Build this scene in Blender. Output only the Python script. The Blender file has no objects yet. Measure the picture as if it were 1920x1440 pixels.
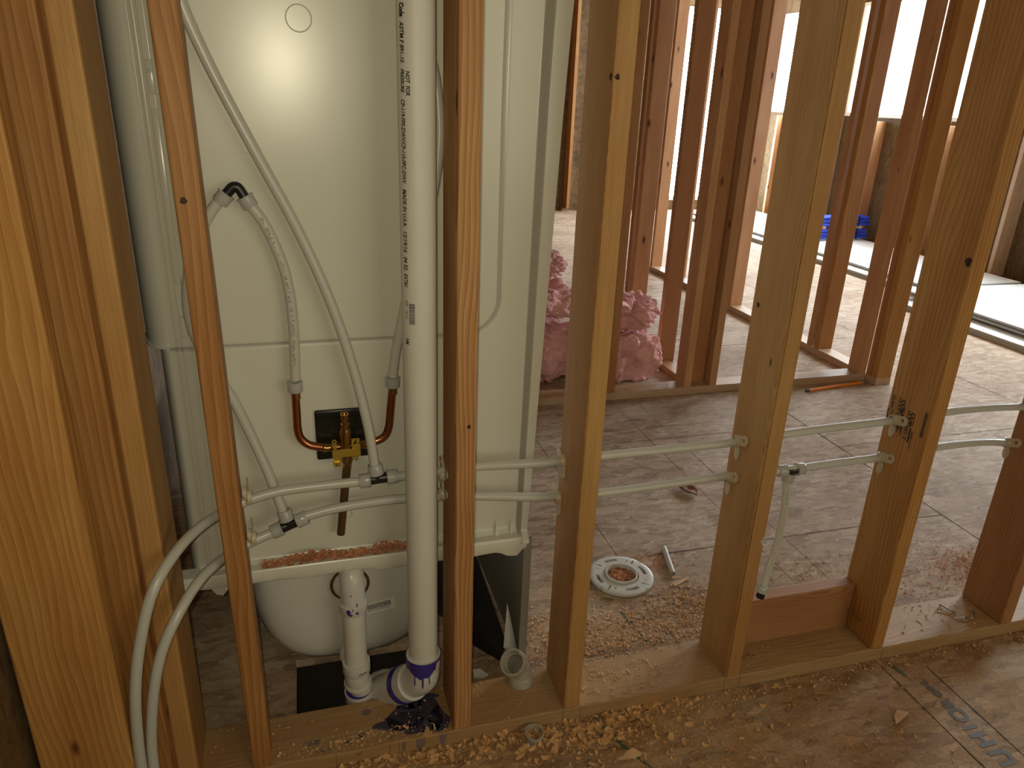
import bpy, bmesh, math, random
from mathutils import Vector, Matrix, noise
sc = bpy.context.scene
C = sc.collection
PI = math.pi
rnd = random.Random(7)

# ------------------------------------------------------------------ camera
cam = bpy.data.cameras.new('camera'); co = bpy.data.objects.new('camera', cam); C.objects.link(co)
co.location = (-0.1693,-1.1851,1.3212); co.rotation_mode = 'XYZ'; co.rotation_euler = (1.19606,-0.03448,-0.27266)
cam.sensor_width = 36; cam.lens = 25.951; cam.clip_start = .02
sc.camera = co

# ------------------------------------------------------------------ view and sky
sc.view_settings.view_transform = 'Standard'; sc.view_settings.look = 'None'
sc.view_settings.gamma = 1; sc.view_settings.use_curve_mapping = False
sc.view_settings.exposure = 0.0
w = bpy.data.worlds.new('sky'); sc.world = w; w.use_nodes = True
bg = w.node_tree.nodes['Background']; bg.inputs[0].default_value = (.86, .95, 1, 1); bg.inputs[1].default_value = 27.0

def area(name, loc, rot, sx, sy, power, col, portal=False):
    l = bpy.data.lights.new(name, 'AREA'); l.shape = 'RECTANGLE'; l.size = sx; l.size_y = sy; l.energy = power; l.color = col
    o = bpy.data.objects.new(name, l); C.objects.link(o); o.location = loc; o.rotation_euler = rot
    if portal: l.cycles.is_portal = True
    return o
XR, YB, YF, XL, ZC = 5.5, 7.6, -3.2, -.66, 2.5
# daylight through the window openings (portals guide the sky light)
area('daylight_portal', (XR + .05, 4.95, 1.75), (0, PI/2, 0), 1.1, 1.9, 1, (1, 1, 1), True)
area('daylight_portal', (XR + .05, 6.75, 1.75), (0, PI/2, 0), 1.1, 1.3, 1, (1, 1, 1), True)
area('daylight_portal', (XR + .05, 2.1, 1.6), (0, PI/2, 0), 1.4, 1.2, 1, (1, 1, 1), True)
area('daylight_portal', (4.725, YB + .05, 1.235), (-PI/2, 0, 0), .85, 2.23, 1, (1, 1, 1), True)
area('daylight_portal', (1.9, YF - .05, 1.5), (PI/2, 0, 0), 2.4, 1.3, 1, (1, 1, 1), True)
# the phone's own flash, beside the lens
fl = bpy.data.lights.new('camera_flash', 'SPOT'); fl.energy = 17.2; fl.color = (1, .90, .62); fl.shadow_soft_size = .006
fl.spot_size = math.radians(140); fl.spot_blend = 1.0
fo = bpy.data.objects.new('camera_flash', fl); C.objects.link(fo)
fo.location = co.location + Vector((-.022, 0, .012)); 
_d = Vector((-.08, .17, 1.0)) - fo.location
fo.rotation_euler = _d.to_track_quat('-Z', 'Y').to_euler()

# ------------------------------------------------------------------ materials
def newmat(name):
    m = bpy.data.materials.new(name); m.use_nodes = True
    nt = m.node_tree; return m, nt, nt.nodes, nt.links, nt.nodes['Principled BSDF']
def plain(name, col, rough=.5, metal=0, spec=.5, trans=0, bump=0, bscale=60, var=0, vscale=4, sss=0):
    m, nt, N, L, b = newmat(name)
    b.inputs['Base Color'].default_value = (*col, 1); b.inputs['Roughness'].default_value = rough
    b.inputs['Metallic'].default_value = metal; b.inputs['Specular IOR Level'].default_value = spec
    b.inputs['Transmission Weight'].default_value = trans
    tc = N.new('ShaderNodeTexCoord')
    if var:
        n = N.new('ShaderNodeTexNoise'); n.inputs['Scale'].default_value = vscale; n.inputs['Detail'].default_value = 5
        L.new(tc.outputs['Object'], n.inputs['Vector'])
        mx = N.new('ShaderNodeMix'); mx.data_type = 'RGBA'
        mx.inputs['A'].default_value = (*[c * (1 - var) for c in col], 1); mx.inputs['B'].default_value = (*[min(1, c * (1 + var)) for c in col], 1)
        L.new(n.outputs['Fac'], mx.inputs['Factor']); L.new(mx.outputs['Result'], b.inputs['Base Color'])
    if bump:
        n = N.new('ShaderNodeTexNoise'); n.inputs['Scale'].default_value = bscale; n.inputs['Detail'].default_value = 3
        L.new(tc.outputs['Object'], n.inputs['Vector'])
        bp = N.new('ShaderNodeBump'); bp.inputs['Strength'].default_value = bump; bp.inputs['Distance'].default_value = .004
        L.new(n.outputs['Fac'], bp.inputs['Height']); L.new(bp.outputs['Normal'], b.inputs['Normal'])
    return m

def wood(name, light, dark, rings=150., knot=(.10, .03, .012), grey=0, fine=.35, rough=.55, knots=1.0, yellow=None):
    """length of the board runs along the object's own Z"""
    m, nt, N, L, b = newmat(name)
    tc = N.new('ShaderNodeTexCoord'); oi = N.new('ShaderNodeObjectInfo')
    mul = N.new('ShaderNodeVectorMath'); mul.operation = 'SCALE'; mul.inputs[0].default_value = (.13, .11, 7.3)
    L.new(oi.outputs['Random'], mul.inputs['Scale'])
    add = N.new('ShaderNodeVectorMath'); add.operation = 'ADD'
    L.new(tc.outputs['Object'], add.inputs[0]); L.new(mul.outputs[0], add.inputs[1])
    # slow wandering of the pith
    mp = N.new('ShaderNodeMapping'); mp.inputs['Scale'].default_value = (5, 5, 1.1); L.new(add.outputs[0], mp.inputs['Vector'])
    nz = N.new('ShaderNodeTexNoise'); nz.inputs['Scale'].default_value = 1.0; nz.inputs['Detail'].default_value = 2.5; nz.inputs['Roughness'].default_value = .55
    L.new(mp.outputs[0], nz.inputs['Vector'])
    sub = N.new('ShaderNodeVectorMath'); sub.operation = 'MULTIPLY_ADD'
    sub.inputs[1].default_value = (.11, .11, 0); L.new(nz.outputs['Color'], sub.inputs[0]); 
    flat = N.new('ShaderNodeVectorMath'); flat.operation = 'MULTIPLY'; flat.inputs[1].default_value = (1, 1, .02)
    L.new(add.outputs[0], flat.inputs[0]); L.new(flat.outputs[0], sub.inputs[2])
    wv = N.new('ShaderNodeTexWave'); wv.wave_type = 'RINGS'; wv.rings_direction = 'Z'; wv.wave_profile = 'SAW'
    wv.inputs['Scale'].default_value = rings / 6.28; wv.inputs['Distortion'].default_value = .6; wv.inputs['Detail'].default_value = 2; wv.inputs['Detail Scale'].default_value = 6
    L.new(sub.outputs[0], wv.inputs['Vector'])
    # fibres
    mp2 = N.new('ShaderNodeMapping'); mp2.inputs['Scale'].default_value = (420, 420, 9); L.new(add.outputs[0], mp2.inputs['Vector'])
    nf = N.new('ShaderNodeTexNoise'); nf.inputs['Scale'].default_value = 1; nf.inputs['Detail'].default_value = 3; L.new(mp2.outputs[0], nf.inputs['Vector'])
    # broad blotches
    mp3 = N.new('ShaderNodeMapping'); mp3.inputs['Scale'].default_value = (14, 14, 2.6); L.new(add.outputs[0], mp3.inputs['Vector'])
    nb = N.new('ShaderNodeTexNoise'); nb.inputs['Scale'].default_value = 1; nb.inputs['Detail'].default_value = 4; L.new(mp3.outputs[0], nb.inputs['Vector'])
    r = N.new('ShaderNodeValToRGB'); r.color_ramp.elements[0].position = 0.1; r.color_ramp.elements[1].position = .95
    r.color_ramp.elements[0].color = (*light, 1); r.color_ramp.elements[1].color = (*dark, 1)
    L.new(wv.outputs['Fac'], r.inputs['Fac'])
    m1 = N.new('ShaderNodeMix'); m1.data_type = 'RGBA'; m1.blend_type = 'MULTIPLY'; m1.inputs['Factor'].default_value = fine
    rf = N.new('ShaderNodeValToRGB'); rf.color_ramp.elements[0].position = .3; rf.color_ramp.elements[1].position = .65
    rf.color_ramp.elements[0].color = (.5, .42, .34, 1); rf.color_ramp.elements[1].color = (1, 1, 1, 1); L.new(nf.outputs['Fac'], rf.inputs['Fac'])
    L.new(r.outputs[0], m1.inputs['A']); L.new(rf.outputs[0], m1.inputs['B'])
    m2 = N.new('ShaderNodeMix'); m2.data_type = 'RGBA'; m2.blend_type = 'MULTIPLY'; m2.inputs['Factor'].default_value = .8
    rb = N.new('ShaderNodeValToRGB'); rb.color_ramp.elements[0].position = .32; rb.color_ramp.elements[1].position = .68
    rb.color_ramp.elements[0].color = (.80, .66, .55, 1); rb.color_ramp.elements[1].color = (1.0, 1.0, 1.0, 1); L.new(nb.outputs['Fac'], rb.inputs['Fac'])
    L.new(m1.outputs['Result'], m2.inputs['A']); L.new(rb.outputs[0], m2.inputs['B'])
    # knots
    mk = N.new('ShaderNodeMapping'); mk.inputs['Scale'].default_value = (9, 9, 3.6); L.new(add.outputs[0], mk.inputs['Vector'])
    vo = N.new('ShaderNodeTexVoronoi'); vo.inputs['Scale'].default_value = 1.0; vo.inputs['Randomness'].default_value = 1
    L.new(mk.outputs[0], vo.inputs['Vector'])
    rk = N.new('ShaderNodeValToRGB'); rk.color_ramp.elements[0].position = .035 * knots; rk.color_ramp.elements[1].position = .085 * knots + .001
    rk.color_ramp.elements[0].color = (1, 1, 1, 1); rk.color_ramp.elements[1].color = (0, 0, 0, 1); L.new(vo.outputs['Distance'], rk.inputs['Fac'])
    m3 = N.new('ShaderNodeMix'); m3.data_type = 'RGBA'; m3.inputs['B'].default_value = (*knot, 1)
    L.new(rk.outputs[0], m3.inputs['Factor']); L.new(m2.outputs['Result'], m3.inputs['A'])
    # per board tint
    hs = N.new('ShaderNodeHueSaturation'); mr = N.new('ShaderNodeMapRange'); mr.inputs['To Min'].default_value = .86; mr.inputs['To Max'].default_value = 1.12
    L.new(oi.outputs['Random'], mr.inputs['Value']); L.new(mr.outputs[0], hs.inputs['Value']); L.new(m3.outputs['Result'], hs.inputs['Color'])
    L.new(hs.outputs[0], b.inputs['Base Color'])
    b.inputs['Roughness'].default_value = rough; b.inputs['Specular IOR Level'].default_value = .35
    bp = N.new('ShaderNodeBump'); bp.inputs['Strength'].default_value = .12; bp.inputs['Distance'].default_value = .001
    L.new(nf.outputs['Fac'], bp.inputs['Height']); L.new(bp.outputs['Normal'], b.inputs['Normal'])
    return m

def osb(name, cols, rough=.75, scale=1.0, dust=False):
    m, nt, N, L, b = newmat(name)
    tc = N.new('ShaderNodeTexCoord')
    nz = N.new('ShaderNodeTexNoise'); nz.inputs['Scale'].default_value = 5 * scale; nz.inputs['Detail'].default_value = 3
    L.new(tc.outputs['Object'], nz.inputs['Vector'])
    prev = None
    for k, (ang, sx, sy) in enumerate([(.35, 11, 30), (1.25, 14, 40), (-.5, 20, 52), (2.2, 30, 80)]):
        dm = N.new('ShaderNodeVectorMath'); dm.operation = 'MULTIPLY_ADD'; dm.inputs[1].default_value = (.03, .03, .03)
        L.new(nz.outputs['Color'], dm.inputs[0]); L.new(tc.outputs['Object'], dm.inputs[2])
        mp = N.new('ShaderNodeMapping'); mp.inputs['Rotation'].default_value = (.0 + .13 * k, .1 * k, ang)
        mp.inputs['Scale'].default_value = (sx * scale, sy * scale, sx * scale); L.new(dm.outputs[0], mp.inputs['Vector'])
        mp.inputs['Location'].default_value = (k * 3.3, k * 1.7, 0)
        v = N.new('ShaderNodeTexVoronoi'); v.inputs['Scale'].default_value = 1; L.new(mp.outputs[0], v.inputs['Vector'])
        sp = N.new('ShaderNodeSeparateColor'); L.new(v.outputs['Color'], sp.inputs[0])
        r = N.new('ShaderNodeValToRGB'); r.color_ramp.interpolation = 'LINEAR'
        r.color_ramp.elements[0].color = (*cols[0], 1); r.color_ramp.elements[1].color = (*cols[-1], 1)
        for i, c in enumerate(cols[1:-1]):
            e = r.color_ramp.elements.new((i + 1) / (len(cols) - 1)); e.color = (*c, 1)
        L.new(sp.outputs[0], r.inputs['Fac'])
        if prev is None: prev = r.outputs[0]
        else:
            mx = N.new('ShaderNodeMix'); mx.data_type = 'RGBA'
            gt = N.new('ShaderNodeMath'); gt.operation = 'GREATER_THAN'; gt.inputs[1].default_value = .55
            L.new(sp.outputs[1], gt.inputs[0]); ml = N.new('ShaderNodeMath'); ml.operation = 'MULTIPLY'; ml.inputs[1].default_value = .75
            L.new(gt.outputs[0], ml.inputs[0]); L.new(ml.outputs[0], mx.inputs['Factor'])
            L.new(prev, mx.inputs['A']); L.new(r.outputs[0], mx.inputs['B']); prev = mx.outputs['Result']
    # fine fibre and dirt
    mpf = N.new('ShaderNodeMapping'); mpf.inputs['Scale'].default_value = (90, 190, 90); mpf.inputs['Rotation'].default_value = (0, 0, .5); L.new(tc.outputs['Object'], mpf.inputs['Vector'])
    nf = N.new('ShaderNodeTexNoise'); nf.inputs['Scale'].default_value = 1; nf.inputs['Detail'].default_value = 4; L.new(mpf.outputs[0], nf.inputs['Vector'])
    rf = N.new('ShaderNodeValToRGB'); rf.color_ramp.elements[0].position = .3; rf.color_ramp.elements[1].position = .6
    rf.color_ramp.elements[0].color = (.72, .66, .6, 1); rf.color_ramp.elements[1].color = (1, 1, 1, 1); L.new(nf.outputs['Fac'], rf.inputs['Fac'])
    mm = N.new('ShaderNodeMix'); mm.data_type = 'RGBA'; mm.blend_type = 'MULTIPLY'; mm.inputs['Factor'].default_value = .8
    L.new(prev, mm.inputs['A']); L.new(rf.outputs[0], mm.inputs['B'])
    nd = N.new('ShaderNodeTexNoise'); nd.inputs['Scale'].default_value = 2.2; nd.inputs['Detail'].default_value = 6; L.new(tc.outputs['Object'], nd.inputs['Vector'])
    rd = N.new('ShaderNodeValToRGB'); rd.color_ramp.elements[0].position = .35; rd.color_ramp.elements[1].position = .62
    rd.color_ramp.elements[0].color = (.72, .62, .55, 1); rd.color_ramp.elements[1].color = (1, 1, 1, 1); L.new(nd.outputs['Fac'], rd.inputs['Fac'])
    m4 = N.new('ShaderNodeMix'); m4.data_type = 'RGBA'; m4.blend_type = 'MULTIPLY'; m4.inputs['Factor'].default_value = .7
    L.new(mm.outputs['Result'], m4.inputs['A']); L.new(rd.outputs[0], m4.inputs['B'])
    out = m4.outputs['Result']
    if dust:   # trodden-in sawdust on the near side of the wall
        sx = N.new('ShaderNodeSeparateXYZ'); L.new(tc.outputs['Object'], sx.inputs[0])
        my = N.new('ShaderNodeMapRange'); my.inputs['From Min'].default_value = .55; my.inputs['From Max'].default_value = -.15; my.inputs['To Min'].default_value = 0; my.inputs['To Max'].default_value = 1
        L.new(sx.outputs['Y'], my.inputs['Value'])
        n5 = N.new('ShaderNodeTexNoise'); n5.inputs['Scale'].default_value = 6; n5.inputs['Detail'].default_value = 8; n5.inputs['Roughness'].default_value = .7; L.new(tc.outputs['Object'], n5.inputs['Vector'])
        r5 = N.new('ShaderNodeMapRange'); r5.inputs['From Min'].default_value = .25; r5.inputs['From Max'].default_value = .6; L.new(n5.outputs['Fac'], r5.inputs['Value'])
        mu = N.new('ShaderNodeMath'); mu.operation = 'MULTIPLY'; L.new(my.outputs[0], mu.inputs[0]); L.new(r5.outputs[0], mu.inputs[1])
        mm5 = N.new('ShaderNodeMath'); mm5.operation = 'MULTIPLY'; mm5.inputs[1].default_value = .85; L.new(mu.outputs[0], mm5.inputs[0])
        m5 = N.new('ShaderNodeMix'); m5.data_type = 'RGBA'; m5.blend_type = 'MULTIPLY'; m5.inputs['B'].default_value = (.93, .70, .36, 1)
        L.new(mm5.outputs[0], m5.inputs['Factor']); L.new(out, m5.inputs['A']); out = m5.outputs['Result']
    L.new(out, b.inputs['Base Color'])
    b.inputs['Roughness'].default_value = rough; b.inputs['Specular IOR Level'].default_value = .4
    bp = N.new('ShaderNodeBump'); bp.inputs['Strength'].default_value = .25; bp.inputs['Distance'].default_value = .002
    L.new(nf.outputs['Fac'], bp.inputs['Height']); L.new(bp.outputs['Normal'], b.inputs['Normal'])
    return m

M = {}
M['fir'] = wood('fir_lumber', (.58, .32, .105), (.45, .22, .062), 200)
M['fir_rough'] = wood('fir_lumber_scuffed', (.58, .31, .115), (.44, .20, .06), 130, knots=1.2)
M['fir_grain'] = wood('fir_lumber_bold_grain', (.66, .40, .18), (.47, .22, .08), 230, knots=1.0)
M['fir_fine'] = wood('fir_lumber_fine_grain', (.62, .385, .15), (.46, .25, .085), 900, knots=.5)
M['fir_red'] = wood('fir_lumber_reddish', (.56, .30, .14), (.42, .20, .08), 420, knots=1.3)
M['fir_back'] = wood('fir_lumber_salmon', (.64, .38, .20), (.50, .27, .125), 600, knots=1.3)
M['fir_dark'] = wood('fir_lumber_amber', (.49, .26, .085), (.37, .17, .048), 150, knots=1.0)
M['plate'] = wood('pine_plate_lumber', (.62, .43, .22), (.50, .31, .145), 420, knots=1.2, fine=.5)
M['pale'] = wood('pale_lumber', (.66, .50, .36), (.52, .37, .24), 500)
M['floor'] = osb('osb_subfloor', [(.28, .20, .135), (.46, .35, .255), (.57, .45, .34), (.38, .28, .195), (.64, .53, .41)], dust=True)
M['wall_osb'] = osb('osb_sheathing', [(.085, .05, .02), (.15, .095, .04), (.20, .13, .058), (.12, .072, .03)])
M['ceil'] = osb('osb_ceiling', [(.3, .2, .12), (.4, .28, .18), (.35, .24, .14)])
M['acrylic'] = plain('glossy_tub_surround_plastic', (.66, .66, .585), .25, spec=.5, var=.02, vscale=5)
M['groove'] = plain('groove_grey_and_slope_shade', (.44, .44, .39), .35)  # grey of the groove band, also the painted shade on the right channel
M['acrylic_in'] = plain('tub_back_plastic', (.62, .62, .585), .34, bump=.05, bscale=300)
M['pvc'] = plain('white_pvc', (.68, .66, .60), .48, var=.07, vscale=18)
M['pvc2'] = plain('white_pvc_fitting', (.64, .63, .585), .28, var=.05, vscale=30)
M['pvc_old'] = plain('cloudy_plastic', (.62, .58, .48), .35, trans=.35, var=.12, vscale=60)
M['purple'] = plain('purple_primer', (.045, .028, .26), .3, var=.4, vscale=80)
M['purple_stain'] = plain('dried_purple_primer', (.058, .046, .078), .6, var=.6, vscale=60)
M['purple_pale'] = plain('thin_purple_primer_stain', (.20, .14, .13), .7, var=.5, vscale=45)
M['pex'] = plain('translucent_white_pex', (.62, .62, .565), .30, trans=.15)
M['collar'] = plain('translucent_ring_collar', (.56, .575, .545), .22, trans=.25)
M['poly'] = plain('black_poly', (.012, .012, .012), .35)
M['clampm'] = plain('cream_plastic', (.66, .56, .40), .38, trans=.15)
M['copper'] = plain('copper', (.50, .19, .10), .27, metal=1, var=.25, vscale=30)
M['brass'] = plain('brass', (.50, .30, .11), .2, metal=1, var=.3, vscale=60)
M['brassb'] = plain('yellow_brass_bracket', (.66, .47, .08), .32, metal=.75, var=.1)
M['bronze'] = plain('tarnished_brass_pipe', (.16, .085, .035), .38, metal=.6, var=.3, vscale=25)
M['blackp'] = plain('black_plaster_guard', (.012, .013, .010), .3)
M['ink'] = plain('black_ink', (.018, .016, .014), .55)
M['ink_faint'] = plain('faded_ink', (.11, .095, .075), .6)
M['ink_pale'] = plain('pale_grey_ink', (.27, .26, .22), .5)
M['green'] = plain('green_chalk', (.085, .13, .06), .8, var=.5, vscale=90)
M['label'] = plain('label_paper', (.74, .74, .72), .3)
M['seam'] = plain('dark_seam_line', (.06, .04, .03), .9)  # dark colour of the panel joints and printed lines
M['pink'] = plain('pink_fibreglass', (.80, .42, .42), .95, bump=1.0, bscale=120, var=.35, vscale=14)
M['chip'] = plain('fresh_shavings', (.68, .40, .17), .75, var=.35, vscale=18)
M['chipr'] = plain('reddish_shavings', (.58, .26, .13), .8, var=.35, vscale=18)
M['chipl'] = plain('pale_shavings', (.66, .42, .22), .75, var=.25, vscale=30)
M['pencil'] = plain('orange_paint', (.85, .26, .03), .35)
M['graphite'] = plain('dark_graphite', (.05, .05, .05), .5)
M['steel'] = plain('galvanised_nail', (.30, .27, .23), .35, metal=.8)
M['gyp'] = plain('drywall_paper', (.68, .71, .72), .8, var=.05)
M['gypedge'] = plain('drywall_edge', (.42, .44, .42), .8)
M['blue'] = plain('blue_plastic', (.012, .05, .52), .35)
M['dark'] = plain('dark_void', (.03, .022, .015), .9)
M['frame'] = plain('white_window_vinyl', (.8, .8, .8), .4)
M['darkpanel'] = plain('grey_apron_back', (.30, .29, .25), .45, bump=.1, bscale=200)

# ------------------------------------------------------------------ mesh helpers
def link(name, bm, mat, parent=None, smooth=False, mods=None):
    me = bpy.data.meshes.new(name); bmesh.ops.recalc_face_normals(bm, faces=bm.faces); bm.to_mesh(me); bm.free()
    for m in (mat if isinstance(mat, (list, tuple)) else [mat]): me.materials.append(m)
    if smooth:
        for f in me.polygons: f.use_smooth = True
        try: me.set_sharp_from_angle(angle=math.radians(42))
        except Exception: pass
    o = bpy.data.objects.new(name, me); C.objects.link(o)
    if parent is not None: o.parent = parent
    return o
def tag(o, label=None, cat=None, group=None, kind=None):
    if label: o['label'] = label
    if cat: o['category'] = cat
    if group: o['group'] = group
    if kind: o['kind'] = kind
    return o
def empty(name, loc=(0, 0, 0), rot=(0, 0, 0)):
    o = bpy.data.objects.new(name, None); C.objects.link(o); o.location = loc; o.rotation_euler = rot; o.empty_display_size = .05
    return o
def box(bm, a, b, bevel=0, seg=2):
    a = Vector(a); b = Vector(b); lo = Vector(map(min, a, b)); hi = Vector(map(max, a, b))
    v = [bm.verts.new((x, y, z)) for x in (lo.x, hi.x) for y in (lo.y, hi.y) for z in (lo.z, hi.z)]
    fs = [bm.faces.new([v[i] for i in q]) for q in ((0, 1, 3, 2), (4, 6, 7, 5), (0, 4, 5, 1), (2, 3, 7, 6), (0, 2, 6, 4), (1, 5, 7, 3))]
    if bevel:
        es = {e for f in fs for e in f.edges}
        bmesh.ops.bevel(bm, geom=list(es), offset=bevel, segments=seg, affect='EDGES', profile=.5)
def BM(): return bmesh.new()
def frame_for(d):
    d = d.normalized(); up = Vector((0, 0, 1)) if abs(d.z) < .9 else Vector((1, 0, 0))
    a = d.cross(up).normalized(); return a, d.cross(a).normalized()
def lathe(bm, p0, p1, prof, n=24, cap=True, closed=False):
    """prof: (distance along p0->p1, radius)"""
    p0 = Vector(p0); d = (Vector(p1) - p0).normalized(); a, b = frame_for(d); rings = []
    for t, r in prof:
        rings.append([bm.verts.new(p0 + d * t + (a * math.cos(2 * PI * i / n) + b * math.sin(2 * PI * i / n)) * max(r, 1e-5)) for i in range(n)])
    m = len(rings)
    for k in range(m if closed else m - 1):
        R0, R1 = rings[k], rings[(k + 1) % m]
        for i in range(n): bm.faces.new((R0[i], R0[(i + 1) % n], R1[(i + 1) % n], R1[i]))
    if cap and not closed: bm.faces.new(rings[0][::-1]); bm.faces.new(rings[-1])
def spline(pts, step=.012):
    P = [Vector(p) for p in pts]; P = [P[0] * 2 - P[1]] + P + [P[-1] * 2 - P[-2]]; out = []
    for i in range(1, len(P) - 2):
        a, b, c, d = P[i - 1:i + 3]; k = max(2, int((c - b).length / step))
        for j in range(k):
            t = j / k
            out.append(.5 * ((2 * b) + (c - a) * t + (2 * a - 5 * b + 4 * c - d) * t * t + (3 * b - a - 3 * c + d) * t ** 3))
    out.append(P[-2]); return out
def tube(bm, pts, r, n=16, smooth=True, step=.012, hollow=0, rf=None):
    Q = spline(pts, step) if smooth else [Vector(p) for p in pts]
    def sweep(rr):
        d = (Q[1] - Q[0]).normalized(); a, b = frame_for(d); rings = []
        for i, q in enumerate(Q):
            t = (Q[min(i + 1, len(Q) - 1)] - Q[max(i - 1, 0)]).normalized()
            a = (a - t * a.dot(t)).normalized(); b = t.cross(a)
            R_ = rr * (rf(i / (len(Q) - 1)) if rf else 1)
            rings.append([bm.verts.new(q + (a * math.cos(2 * PI * k / n) + b * math.sin(2 * PI * k / n)) * R_) for k in range(n)])
        for u, v in zip(rings, rings[1:]):
            for k in range(n): bm.faces.new((u[k], u[(k + 1) % n], v[(k + 1) % n], v[k]))
        return rings
    R1 = sweep(r)
    if hollow:
        R2 = sweep(hollow)
        for e in (0, -1):
            for k in range(n): bm.faces.new((R1[e][k], R1[e][(k + 1) % n], R2[e][(k + 1) % n], R2[e][k]))
    else:
        bm.faces.new(R1[0][::-1]); bm.faces.new(R1[-1])
def text_bm(s, size=1.0, shear=0, bold=0, space=1.0, align='LEFT'):
    cu = bpy.data.curves.new('t', 'FONT'); cu.body = s; cu.size = size; cu.shear = shear; cu.space_character = space; cu.align_x = align
    cu.offset = bold; cu.resolution_u = 3
    o = bpy.data.objects.new('t', cu); C.objects.link(o); bpy.context.view_layer.update()
    me = bpy.data.meshes.new_from_object(o); bm = BM(); bm.from_mesh(me)
    bpy.data.objects.remove(o); bpy.data.curves.remove(cu); bpy.data.meshes.remove(me)
    return bm
def xf(bm, f):
    for v in bm.verts: v.co = Vector(f(v.co))
def text_on(name, s, size, origin, right, up, mat, parent=None, **k):
    bm = text_bm(s, size, **k); o_, r_, u_ = Vector(origin), Vector(right).normalized(), Vector(up).normalized()
    xf(bm, lambda c: o_ + r_ * c.x + u_ * c.y)
    return link(name, bm, mat, parent)

def board(name, lo, hi, mat, label=None, cat='board', group=None, axis='z', bevel=.003, top=True):
    """a length of lumber; its own Z runs along the board so that the grain does"""
    lo = Vector(lo); hi = Vector(hi); c = (lo + hi) / 2; s = hi - lo; bm = BM()
    if axis == 'z': base = Vector((c.x, c.y, lo.z)); rot = (0, 0, 0); box(bm, (-s.x/2, -s.y/2, 0), (s.x/2, s.y/2, s.z), bevel)
    elif axis == 'x': base = Vector((lo.x, c.y, c.z)); rot = (0, PI/2, 0); box(bm, (-s.z/2, -s.y/2, 0), (s.z/2, s.y/2, s.x), bevel)
    else: base = Vector((c.x, lo.y, c.z)); rot = (-PI/2, 0, 0); box(bm, (-s.x/2, -s.z/2, 0), (s.x/2, s.z/2, s.y), bevel)
    o = link(name, bm, mat); o.location = base; o.rotation_euler = rot
    if label: tag(o, label, cat, group)
    return o

# ================================================================== the setting
def struct(name, bm, mat, parent=None, **k):
    o = link(name, bm, mat, parent, **k)
    if parent is None: o['kind'] = 'structure'
    return o
bm = BM()
HX0, HX1, HY0, HY1 = -.25, .055, .128, .34
box(bm, (XL - .1, YF - .1, -.022), (XR + .1, HY0, 0)); box(bm, (XL - .1, HY1, -.022), (XR + .1, YB + .1, 0))
box(bm, (XL - .1, HY0, -.022), (HX0, HY1, 0)); box(bm, (HX1, HY0, -.022), (XR + .1, HY1, 0))
floor = struct('floor', bm, M['floor'])
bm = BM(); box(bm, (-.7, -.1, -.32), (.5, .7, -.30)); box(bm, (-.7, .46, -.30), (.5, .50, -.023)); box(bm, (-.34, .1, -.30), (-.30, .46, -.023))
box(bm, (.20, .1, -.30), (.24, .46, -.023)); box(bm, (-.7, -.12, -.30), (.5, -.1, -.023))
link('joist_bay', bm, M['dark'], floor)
bm = BM()
def floor_line(x0, y0, x1, y1, wd=.002, z=.0006):
    a = Vector((x0, y0, 0)); b = Vector((x1, y1, 0)); n = (b - a).cross(Vector((0, 0, 1))).normalized() * wd / 2
    n_ = max(2, int((b - a).length / .03)); prev = None
    for i in range(n_ + 1):
        p_ = a.lerp(b, i / n_) + n.normalized() * rnd.uniform(-.0004, .0004); w_ = n * rnd.uniform(.6, 1.4)
        cur = (bm.verts.new((p_.x + w_.x, p_.y + w_.y, z)), bm.verts.new((p_.x - w_.x, p_.y - w_.y, z)))
        if prev: bm.faces.new((prev[0], cur[0], cur[1], prev[1]))
        prev = cur
for a in [(1.93, .14, 1.93, 1.74, .004), (1.93, .555, .8, .555, .003), (3.15, .14, 3.15, 5, .004), (2.0, 2.4, 3.15, 2.4, .004), (1.93, 1.1, 4.4, 1.1, .003),
          (.7, 1.32, 1.93, 1.32, .003), (1.175, .14, 1.175, 1.74, .0015), (1.29, .14, 1.29, 1.74, .0015), (.71, .2, .71, 1.7, .0015), (3.15, 3.6, 4.2, 3.6, .004),
          (1.178, -.02, 1.178, -1.0, .003), (1.292, -.05, 1.292, -1.0, .003), (1.93, -.01, 1.93, -1.5, .004), (.35, -.45, 1.93, -.45, .002), (-.2, .5, .2, .5, .002)]:
    floor_line(*a)
link('panel_seam', bm, M['seam'], floor)
bm = BM(); floor_line(.405, -.004, .44, -.10, .009); floor_line(.44, -.10, .545, -.30, .010); floor_line(.615, .33, .63, .20, .010, .0008)
floor_line(1.205, -.02, 1.215, -.07, .010)
link('chalk_mark', bm, M['green'], floor)
for s, y, sz, xx in [('U', -.345, .062, 1.262), ('H', -.292, .056, 1.258), ('I', -.243, .05, 1.256), ('O', -.222, .054, 1.262), ('R', -.176, .038, 1.256), ('o', -.143, .036, 1.254), ('o', -.122, .030, 1.250), ('L', -.10, .024, 1.25)]:
    text_on('printed_letter', s, sz, (xx, y, .0009), (0, 1, 0), (-1, 0, 0), M['ink_faint'], floor, bold=.0025)

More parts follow.
